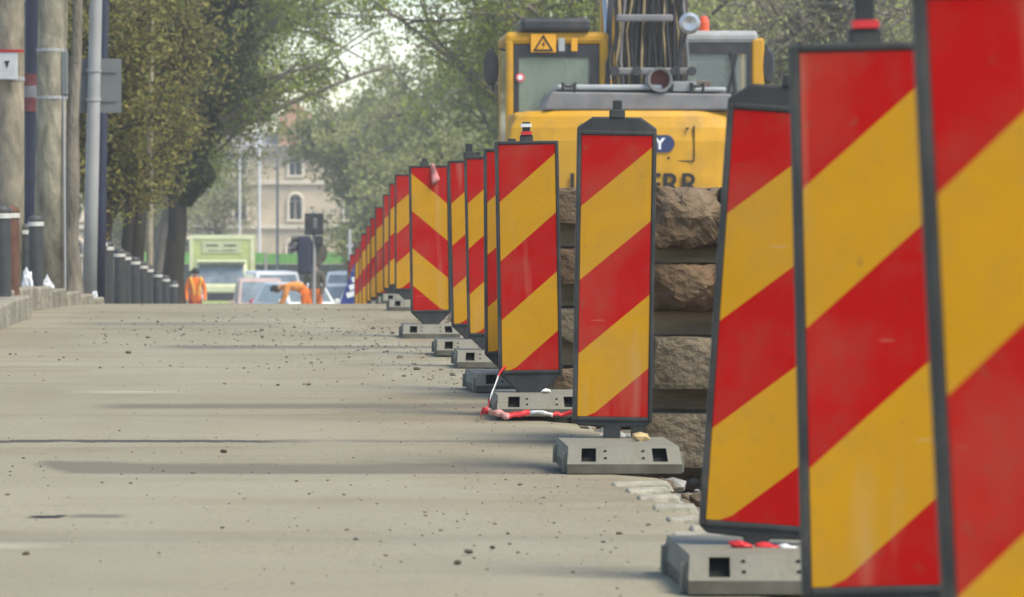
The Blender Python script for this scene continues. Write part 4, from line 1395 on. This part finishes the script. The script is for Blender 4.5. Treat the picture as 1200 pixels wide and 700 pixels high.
def lorry(X, Y):
    t = thing('box_lorry', 'pale green box lorry facing the road works, sign plate above its cab', 'lorry', (X, Y, g(Y) + .01))
    bxo = MB().bb(-1.19, 1.19, 1.6, 7.2, .9, 3.05).build('cargo_box', m_lime, t, bevel=.06)
    MB().bb(-1.19, 1.19, 1.57, 1.6, 2.93, 3.07).build('box_rim', m_limep, bxo, bevel=.01)
    for s_ in (-1, 1): MB().bb(s_ * 1.12 - .07, s_ * 1.12 + .07, 1.57, 1.6, .9, 2.93).build('box_post', m_limep, bxo, bevel=.01)
    pl = MB().bb(-.72, .72, 1.56, 1.598, 2.42, 2.86).build('front_plate', m_plateg, bxo, bevel=.01)
    mb = MB()
    rr = random.Random(2)
    for z, spans, hh in ((2.70, ((-.56, -.2), (.1, .5)), .07), (2.52, ((-.5, -.12), (0.0, .5)), .035)):
        for a, b2 in spans:
            x = a
            while x < b2:
                w_ = rr.uniform(.04, .09)
                mb.bb(x, x + w_, 1.553, 1.559, z - hh / 2, z + hh / 2 * rr.uniform(.6, 1.1)); x += w_ + .018
    mb.build('plate_marks', m_bolt, pl)
    cab = MB()
    cab.add([(-1.0, 0, .55), (1.0, 0, .55), (1.0, 1.45, .55), (-1.0, 1.45, .55), (-1.0, -.02, 1.25), (1.0, -.02, 1.25), (1.0, 1.45, 1.25), (-1.0, 1.45, 1.25),
             (-.9, .35, 2.1), (.9, .35, 2.1), (.92, 1.45, 2.18), (-.92, 1.45, 2.18)],
            [(0, 3, 2, 1), (0, 1, 5, 4), (1, 2, 6, 5), (2, 3, 7, 6), (3, 0, 4, 7), (4, 5, 9, 8), (5, 6, 10, 9), (6, 7, 11, 10), (7, 4, 8, 11), (8, 9, 10, 11)])
    co = cab.build('cab', m_limep, t, bevel=.05)
    MB().add([(-.86, .002, 1.34), (.86, .002, 1.34), (.80, .30, 2.02), (-.80, .30, 2.02), (-.86, .05, 1.34), (.86, .05, 1.34), (.80, .36, 2.02), (-.80, .36, 2.02)],
             [(0, 1, 2, 3), (4, 7, 6, 5), (0, 4, 5, 1), (1, 5, 6, 2), (2, 6, 7, 3), (3, 7, 4, 0)]).build('windscreen', m_cglass, co)
    MB().bb(-.9, .9, .0, .36, 2.1, 2.17).build('sun_visor', m_limep, co, bevel=.02)
    MB().bb(-1.0, 1.0, -.06, -.022, 1.02, 1.24).build('front_band', m_limep, co, bevel=.02)
    MB().bb(-.5, .5, -.05, -.012, .72, .98).build('radiator_grille', m_blk, co, bevel=.01)
    for s_ in (-1, 1):
        MB().bb(s_ * .75 - .14, s_ * .75 + .14, -.05, -.012, .74, .94).build('headlight', m_lamp, co, bevel=.02)
        MB().bb(s_ * 1.14 - .07, s_ * 1.14 + .07, .0, .08, 1.4, 1.8).build('wing_mirror', m_blk, co, bevel=.02)
        wheel(t, s_ * .88, .85, .42)
        wheel(t, s_ * .88, 5.2, .42)
    MB().bb(-1.05, 1.05, -.12, .1, .42, .68).build('bumper', m_lime, t, bevel=.03)
    MB().bb(-.5, .5, .6, 7.0, .5, .88).build('chassis', m_blk, t)


lorry((259 - VX) * 155 / FPX, 155.0)


def car(name, label, cat, X, Y, rz, h, L_, W_, mat, van=False, rear=False):
    """small van or hatchback, nose towards -Y"""
    t = thing(name, label, cat, (X, Y, g(Y) + .01), (0, 0, rz))
    hw = W_ / 2
    if van: sec = [(0, .35, .78, .86), (.12, .28, .95, .95), (.85, .25, 1.1, 1.0), (1.0, .25, 1.16, 1.0), (L_ - .1, .25, 1.15, 1.0), (L_, .32, 1.05, .93)]
    else: sec = [(0, .35, .62, .8), (.15, .26, .74, .93), (.9, .22, .9, 1.0), (2.2, .22, .92, 1.0), (L_ - .3, .24, .95, .98), (L_, .35, .85, .88)]
    mb = MB()
    for y, z0, z1, k in sec:
        w_ = hw * k
        mb.v += [(-w_ * .93, y, z0), (w_ * .93, y, z0), (w_, y, z0 + .22), (w_ * .985, y, z1 - .06), (w_ * .9, y, z1), (-w_ * .9, y, z1), (-w_ * .985, y, z1 - .06), (-w_, y, z0 + .22)]
    for i in range(len(sec) - 1):
        for k in range(8):
            mb.f.append((i * 8 + k, i * 8 + (k + 1) % 8, (i + 1) * 8 + (k + 1) % 8, (i + 1) * 8 + k)); mb.m.append(0)
    mb.f += [tuple(range(7, -1, -1)), tuple((len(sec) - 1) * 8 + k for k in range(8))]; mb.m += [0, 0]
    body = mb.build('body', mat, t, bevel=.03)
    zb = 1.08 if van else .89
    y0, y1, y2, y3 = (.85, 1.55, L_ - .25, L_ - .05) if van else (.95, 1.65, L_ - .9, L_ - .25)
    wb, wt = hw * .93, hw * .80
    mb = MB()
    mb.add([(-wb, y0, zb), (wb, y0, zb), (wb, y3, zb), (-wb, y3, zb), (-wt, y1, h), (wt, y1, h), (wt, y2, h), (-wt, y2, h)],
           [(0, 3, 2, 1), (4, 5, 6, 7), (0, 1, 5, 4), (1, 2, 6, 5), (2, 3, 7, 6), (3, 0, 4, 7)])
    cabn = mb.build('cabin', mat, t, bevel=.05)

    def pane(nm, a, b2, c, d, o_):
        def lp(u, v):
            p = (Vector(a) * (1 - u) + Vector(b2) * u) * (1 - v) + (Vector(d) * (1 - u) + Vector(c) * u) * v
            return p + Vector(o_)
        q = [lp(.07, .1), lp(.93, .1), lp(.93, .88), lp(.07, .88)]
        q2 = [p - Vector(o_) * 1.6 for p in q]
        MB().add(q + q2, [(0, 1, 2, 3), (4, 7, 6, 5), (0, 4, 5, 1), (1, 5, 6, 2), (2, 6, 7, 3), (3, 7, 4, 0)]).build(nm, m_cglass, cabn)
    pane('windscreen', (-wb, y0, zb), (wb, y0, zb), (wt, y1, h), (-wt, y1, h), (0, -.012, .006))
    pane('rear_window', (wb, y3, zb), (-wb, y3, zb), (-wt, y2, h), (wt, y2, h), (0, .012, .006))
    for s_ in (-1, 1):
        pane('side_window', (s_ * wb, y0 + .25, zb), (s_ * wb, y3 - .2, zb), (s_ * wt, y2 - .15, h), (s_ * wt, y1 + .1, h), (s_ * .012, 0, .003))
        MB().bb(s_ * hw * .68 - .16, s_ * hw * .68 + .16, -.012, .1, .56, .70).build('headlight', m_lamp, t, bevel=.03)
        MB().bb(s_ * hw * .82 - .08, s_ * hw * .82 + .08, L_ - .06, L_ + .012, .65, .98).build('tail_light', m_tail, t, bevel=.02)
        MB().bb(s_ * (hw + .08) - .08, s_ * (hw + .08) + .08, y0 + .2, y0 + .3, zb - .02, zb + .14).build('wing_mirror', mat, t, bevel=.03)
        wheel(t, s_ * (hw - .12), .8, .31, .2)
        wheel(t, s_ * (hw - .12), L_ - .75, .31, .2)
    MB().bb(-.26, .26, -.02, .1, .42, .53).build('number_plate', m_badge, t)
    MB().bb(-.4, .4, -.012, .1, .56, .68).build('radiator_grille', m_blk, t)
    return t


car('van', 'white van parked in front of the green netting fence', 'van', (333 - VX) * 140 / FPX, 140, R(9), 1.95, 4.3, 1.75, m_wht, True)
car('van', 'white van near the blue board beyond the crest', 'van', (399 - VX) * 139 / FPX, 139, R(-10), 1.95, 4.2, 1.72, m_wht, True)
car('car', 'pinkish beige car close to the pale green lorry', 'car', (309 - VX) * 131 / FPX, 131, R(4), 1.7, 4.1, 1.62, M('beige_paint', (0.5, 0.36, 0.3), .4, .08, 3, spec=.4))

car('car', 'silver car behind the workers beyond the crest', 'car', (352 - VX) * 128 / FPX, 128, R(-35), 1.5, 4.2, 1.7, M('silver_paint', (0.5, 0.5, 0.5), .35, .06, 3, spec=.5))
car('car', 'white car half hidden behind the traffic signal', 'car', (380 - VX) * 126 / FPX, 126, R(22), 1.5, 4.1, 1.66, m_wht)


# people
def person(name_label, loc, rz, joints, radii, edges, bands, head_c, hair, skin, root=0):
    """one continuous body grown over a joint skeleton, clothes as colour zones of that skin"""
    t = thing('person', name_label, 'person', loc, (0, 0, rz))
    me = bpy.data.meshes.new('body')
    me.from_pydata(joints, edges, [])
    o = bpy.data.objects.new('body', me)
    COL.objects.link(o)
    o.modifiers.new('skin', 'SKIN').use_smooth_shade = True
    if not me.skin_vertices: me.attributes  # layer is made by the modifier below
    bpy.context.view_layer.objects.active = o
    bm = bmesh.new(); bm.from_mesh(me)
    lay = bm.verts.layers.skin.verify()
    for i, v in enumerate(bm.verts):
        v[lay].radius = (radii[i], radii[i])
        v[lay].use_root = (i == root)
    bm.to_mesh(me); bm.free()
    sub = o.modifiers.new('sub', 'SUBSURF'); sub.levels = 2; sub.render_levels = 2
    dg = bpy.context.evaluated_depsgraph_get()
    me2 = bpy.data.meshes.new_from_object(o.evaluated_get(dg))
    bpy.data.objects.remove(o)
    me2.materials.clear()
    for m_, _ in bands: me2.materials.append(m_)
    J = [Vector(j) for j in joints]
    for p in me2.polygons:
        c = p.center
        i = min(range(len(J)), key=lambda q: (J[q] - c).length - radii[q])
        for bi, (_, ids) in enumerate(bands):
            if i in ids: p.material_index = bi
    b = bpy.data.objects.new('body', me2)
    COL.objects.link(b); b.parent = t
    # hair or hat cap over the head
    hc = Vector(head_c)
    mbh = MB()
    mbh.lathe([(.112, -.02), (.118, .03), (.105, .08), (.065, .12), (.0, .135)], tuple(hc), 12)
    mbh.build('hard_hat' if hair[0] else 'hair', hair[1], t, smooth=True)
    return t


m_or = M('hivis_orange', (0.72, 0.16, 0.012), .8, .15, 6)
m_oy = M('hivis_yellow_tape', (0.72, 0.45, 0.06), .7, .1, 6)
m_ol = M('olive_jacket', (0.095, 0.085, 0.06), .9, .3, 6)
m_redt = M('red_trousers', (0.36, 0.03, 0.025), .85, .2, 6)
m_pk = M('faded_orange', (0.75, 0.30, 0.07), .85, .15, 6)
m_skin = M('skin', (0.42, 0.25, 0.17), .6, .1, 6)
m_hair = M('dark_hair', (0.03, 0.025, 0.02), .8, .3, 20)
m_shoe = M('boot', (0.03, 0.028, 0.025), .8, .2, 8)

# standing figure: pelvis, spine, chest, neck, head, head top, arms, legs
J0 = [(0, 0, .93), (0, 0, 1.1), (0, 0, 1.32), (0, 0, 1.48), (0, -.01, 1.58), (0, -.01, 1.68),
      (-.18, 0, 1.40), (-.25, -.02, 1.14), (-.25, -.14, .92), (-.25, -.18, .84), (.18, 0, 1.40), (.25, -.02, 1.14), (.23, -.14, .92), (.23, -.18, .84),
      (-.10, 0, .86), (-.11, -.02, .49), (-.11, .02, .09), (-.11, -.12, .04), (.10, 0, .86), (.12, -.03, .49), (.12, .02, .09), (.12, -.12, .04)]
E0 = [(0, 1), (1, 2), (2, 3), (3, 4), (4, 5), (2, 6), (6, 7), (7, 8), (8, 9), (2, 10), (10, 11), (11, 12), (12, 13),
      (0, 14), (14, 15), (15, 16), (16, 17), (0, 18), (18, 19), (19, 20), (20, 21)]
R0 = [.15, .14, .17, .06, .095, .085, .085, .058, .045, .04, .085, .058, .045, .04, .1, .07, .05, .045, .1, .07, .05, .045]
ax_, ay_ = (229 - VX) * 114 / FPX, 114.0
w1 = person('road worker in orange high visibility top and red trousers beside the ivy clad tree', (ax_, ay_, g(ay_) + .01), R(10), J0, R0, E0,
            [(m_or, {0, 1, 2, 6, 7, 8, 10, 11, 12}), (m_redt, {14, 15, 18, 19}), (m_shoe, {16, 17, 20, 21}), (m_skin, {3, 4, 5, 9, 13})], (0, 0, 1.61), (0, m_hair), None)
mb = MB()
for s_ in (-1, 1):
    mb.tube([(s_ * .05, -.19, 1.02), (s_ * .08, -.205, 1.2), (s_ * .13, -.19, 1.38), (s_ * .14, -.06, 1.5)], .028, 6)
mb.build('reflective_tape', m_oy, w1)
ax_, ay_ = (369 - VX) * 104 / FPX, 104.0
person('worker in dark olive jacket and orange trousers below the traffic signal', (ax_, ay_, g(ay_) + .01), R(-20), J0, R0, E0,
       [(m_ol, {1, 2, 6, 7, 8, 10, 11, 12}), (m_or, {0, 14, 15, 16, 18, 19, 20}), (m_shoe, {17, 21}), (m_skin, {3, 4, 5, 9, 13})], (0, 0, 1.61), (0, m_hair), None)
# bent forward, hands to the ground, facing left
J1 = [(0.12, 0, .92), (-.06, 0, 1.02), (-.30, 0, 1.02), (-.44, 0, .98), (-.54, 0, .93), (-.62, 0, .88),
      (-.30, -.17, .98), (-.36, -.2, .72), (-.46, -.18, .52), (-.48, -.18, .45), (-.30, .17, .98), (-.38, .2, .72), (-.5, .18, .52), (-.53, .18, .45),
      (.12, -.10, .86), (.06, -.12, .48), (.14, -.12, .09), (.02, -.12, .04), (.12, .10, .86), (.22, .12, .48), (.3, .12, .09), (.18, .12, .04)]
ax_, ay_ = (352 - VX) * 98 / FPX, 98.0
person('worker in faded orange clothes bending forward beside the worker in olive jacket', (ax_, ay_, g(ay_) + .01), 0, J1, R0, E0,
       [(m_pk, {1, 2, 6, 7, 8, 10, 11, 12}), (m_or, {0, 14, 15, 16, 18, 19, 20}), (m_shoe, {17, 21}), (m_skin, {3, 4, 5, 9, 13})], (-.58, 0, .9), (0, m_hair), None)

# traffic signal seen from behind
dS = 94.0
sx_, sz_ = (368 - VX) * dS / FPX, g(dS) + .0
ts = thing('traffic_signal', 'dark traffic signal on a grey post seen from behind, beyond the crest', 'traffic signal', (sx_, dS, sz_))
topz = at(0, 250, dS).z - sz_
MB().tube([(0, 0, 0), (0, 0, topz + .05)], .04, 10).build('post', m_gal, ts)
hd = MB().bb(-.21, .21, -.10, -.06, topz - .48, topz).build('backing_board', m_blk, ts, bevel=.02)
MB().bb(-.11, .11, -.059, .16, topz - .44, topz - .05).build('signal_head', m_blk, hd, bevel=.03)
MB().bb(-.02, .07, -.114, -.101, topz - .34, topz - .1).build('service_plate', m_signback, hd, bevel=.01)
lw = MB().bb(-.36, -.06, -.14, .14, topz - 1.34, topz - .50).build('signal_head', M('signal_navy', (0.028, 0.033, 0.06), .5, .2, 6), ts, bevel=.05)
for k, zz in enumerate((topz - .56, topz - .76)):
    MB().tube([(-.34, 0, zz), (-.50, -.02, zz - .02)], [.06, .075], 10).build('visor', m_blk, lw)
MB().tube([(-.08, 0, topz - .7), (0, 0, topz - .7)], .02, 6).build('bracket', m_blk, lw)
MB().lathe([(.27, .06), (.28, .065), (.28, .08)], (.02, 0, topz - .88), 20, 'y').build('round_sign', m_ol, ts)
mb = MB().bb(.03, .2, -.08, .06, topz - .68, topz - .5).build('loudspeaker', m_blk, ts, bevel=.02)

# blue board leaning against the last panels
mb = MB()
bt = thing('notice_board', 'blue board with pale marks leaning beside the farthest panels', 'board', ((400 - VX) * 73 / FPX, 73.0, g(73) + .01), (0, R(19), 0))
MB().bb(-.12, .12, -.02, .02, 0, 1.04).build('board', M('board_blue', (0.03, 0.05, 0.22), .5, .15, 6), bt, bevel=.01)
mb = MB()
for zz in (.5, .64, .78, .92): mb.box((.0, -.022, zz), (.15, .006, .09), rot=(0, R(-35), 0))
mb.build('pale_mark', m_badge, bt)

# street lamp posts in front of the building
for x, yt, d, w_, m_, lab in ((281, 175, 190, .045, m_wht, 'short white lamp post before the stone building'), (304, 130, 185, .06, m_wht, 'tall white lamp post before the stone building'),
                              (325, 120, 170, .05, m_gal, 'thin grey post near the vans'), (410, 268, 120, .05, m_wht, 'white post near the blue board')):
    X = (x - VX) * d / FPX
    zt = at(0, yt, d).z
    t = thing('lamp_post', lab, 'lamp post', (X, d, g(d) - .02))
    hgt = zt - g(d)
    MB().tube([(0, 0, 0), (0, 0, hgt)], [w_ * 1.3, w_ * .8], 10).build('shaft', m_, t)
    if d > 130: MB().tube([(0, 0, hgt), (.5, 0, hgt + .12), (.9, 0, hgt + .1)], [w_ * .7, w_ * .7, .09], 8).build('lamp_arm', m_, t)
    else: MB().bb(-.1, .1, -.02, .02, hgt - .5, hgt - .42).build('cross_bar', m_, t)

# green netting fence
m_net = M('green_netting', (0.16, 0.42, 0.09), .7, .2, 3, stretch=(4, 1, 1))
m_dkp = M('dark_board', (0.05, 0.065, 0.06), .8, .3, 3)
fd = 176.0
ft = thing('netting_fence', 'bright green netting fence with dark lower boards before the stone building', 'fence', (0, fd, g(fd) - .1))
zt, zm = at(0, 297, fd).z - g(fd) + .1, at(0, 309, fd).z - g(fd) + .1
for i in range(9):
    xa = -7 + i * 2.0
    MB().bb(xa + .05, xa + 1.95, -.02, .02, zm, zt + rnd.uniform(-.04, .04)).build('netting_panel', m_net, ft)
    MB().bb(xa + .05, xa + 1.95, -.03, .03, .3, zm - .03).build('lower_board', m_dkp, ft)
    MB().bb(xa - .035, xa + .035, -.05, .05, 0, zt + .05).build('post', m_gal, ft)

# stone building with arched windows
m_stone = M('cream_stone', (0.56, 0.46, 0.31), .9, .15, .6, bump=.2, bscale=6, spec=.12, dirt=(0.24, 0.2, 0.15), dirt_amt=.5, dirt_scale=.7)
m_trim = M('pale_trim', (0.66, 0.58, 0.44), .85, .15, 1, spec=.15)
m_tile = M('orange_roof', (0.55, 0.30, 0.19), .85, .2, 1.5, stretch=(1, 1, 5), spec=.12)
m_wdk = M('dark_window', (0.035, 0.04, 0.045), .2, .3, 1, spec=.6)
bd_ = 232.0
bt = thing('building', 'cream stone building with arched windows and an orange gable beyond the fence', 'building', (0, bd_, g(bd_)))
zb0 = g(bd_)
ztop = at(0, 172, bd_).z - zb0
xs_w = [(346 - VX) * bd_ / FPX + 3.0 * k for k in range(-4, 8)]
rows_w = [(at(0, 298, bd_).z - zb0, at(0, 281, bd_).z - zb0, .85), (at(0, 257, bd_).z - zb0, at(0, 229, bd_).z - zb0, .62), (at(0, 205, bd_).z - zb0, at(0, 184, bd_).z - zb0, .62)]
# wall built as a grid round real openings
x_l, x_r = xs_w[0] - 1.5, xs_w[-1] + 1.5
mb = MB()
zs = [0.0]
for z0, z1, w_ in rows_w: zs += [z0, z1]
zs.append(ztop)
for r in range(len(zs) - 1):
    z0, z1 = zs[r], zs[r + 1]
    if r % 2 == 0:
        mb.bb(x_l, x_r, 0, .4, z0, z1)
    else:
        w_ = rows_w[r // 2][2]
        prev = x_l
        for x in xs_w:
            mb.bb(prev, x - w_ / 2, 0, .4, z0, z1)
            prev = x + w_ / 2
            # arch spandrels
            for s_ in (-1, 1):
                pl = [(x + s_ * w_ / 2, z1 - w_ / 2)] + [(x + s_ * w_ / 2 * math.cos(a * math.pi / 12), z1 - w_ / 2 + w_ / 2 * math.sin(a * math.pi / 12)) for a in range(1, 7)] + [(x + s_ * w_ / 2, z1)]
                mb.prism(pl, .002, .398)
        mb.bb(prev, x_r, 0, .4, z0, z1)
wall = mb.build('wall', m_stone, bt)
mb = MB()
mb.bb(x_l + .01, x_r - .01, .41, 12, 0.0, ztop - .01)
mb.build('rear_block', m_stone, bt)
for ri, (z0, z1, w_) in enumerate(rows_w):
    for x in xs_w:
        wo = MB().bb(x - w_ / 2 - .02, x + w_ / 2 + .02, .25, .29, z0, z1).build('window', m_wdk, bt)
        mb = MB()
        mb.bb(x - .035, x + .035, .2, .249, z0, z1 - .05)
        mb.bb(x - w_ / 2, x + w_ / 2, .2, .248, z1 - w_ * .55, z1 - w_ * .55 + .06)
        mb.build('window_frame', m_trim, wo)
        pts = [(x + (w_ / 2 + .09) * math.cos(a * math.pi / 10), -.04, z1 - w_ / 2 + (w_ / 2 + .09) * math.sin(a * math.pi / 10)) for a in range(11)]
        MB().tube([(pts[0][0], -.04, z0)] + pts + [(pts[-1][0], -.04, z0)], .1, 6).build('arch_trim', m_trim, wo)
        MB().bb(x - w_ / 2 - .18, x + w_ / 2 + .18, -.14, .2, z0 - .14, z0 - .001).build('sill', m_trim, wo)
for z in (at(0, 266, bd_).z - zb0, at(0, 214, bd_).z - zb0, ztop - .15):
    MB().bb(x_l - .1, x_r + .1, -.16, -.001, z - .1, z + .12).build('cornice', m_trim, bt)
rf = MB().add([(x_l - .4, -.5, ztop), (x_r + .4, -.5, ztop), (x_r + .4, 12.4, ztop), (x_l - .4, 12.4, ztop), (x_l + 4, 5, ztop + .9), (x_r - 4, 5, ztop + .9)],
              [(0, 1, 5, 4), (1, 2, 5), (2, 3, 4, 5), (3, 0, 4), (0, 3, 2, 1)]).build('roof', M('grey_roof', (0.30, 0.27, 0.25), .8, .2, 1.5), bt)
# gabled orange dormer block
xg = (346 - VX) * bd_ / FPX
MB().prism([(xg - .9, ztop), (xg + 1.0, ztop), (xg + 1.0, ztop + 1.7), (xg + .05, ztop + 2.4), (xg - .9, ztop + 1.7)], -.05, 4).build('dormer', m_tile, rf)

# ------------------------------------------------------------------ hazy spring air
hz = MB().bb(-60, 60, -14, 262, -6.0, 20.0).build('haze', M('unused', (1, 1, 1)), None)
hz.data.materials.clear()
hm = bpy.data.materials.new('haze_air')
hm.use_nodes = True
nt = hm.node_tree
nt.nodes.remove(nt.nodes['Principled BSDF'])
pv = nt.nodes.new('ShaderNodeVolumePrincipled')
pv.inputs['Color'].default_value = (0.97, 0.965, 0.93, 1)
pv.inputs['Density'].default_value = 0.0011
pv.inputs['Anisotropy'].default_value = 0.2
nt.links.new(pv.outputs[0], nt.nodes['Material Output'].inputs['Volume'])
hz.data.materials.append(hm)
stuff(hz, 'pale haze hanging in the air over the whole street', 'haze')
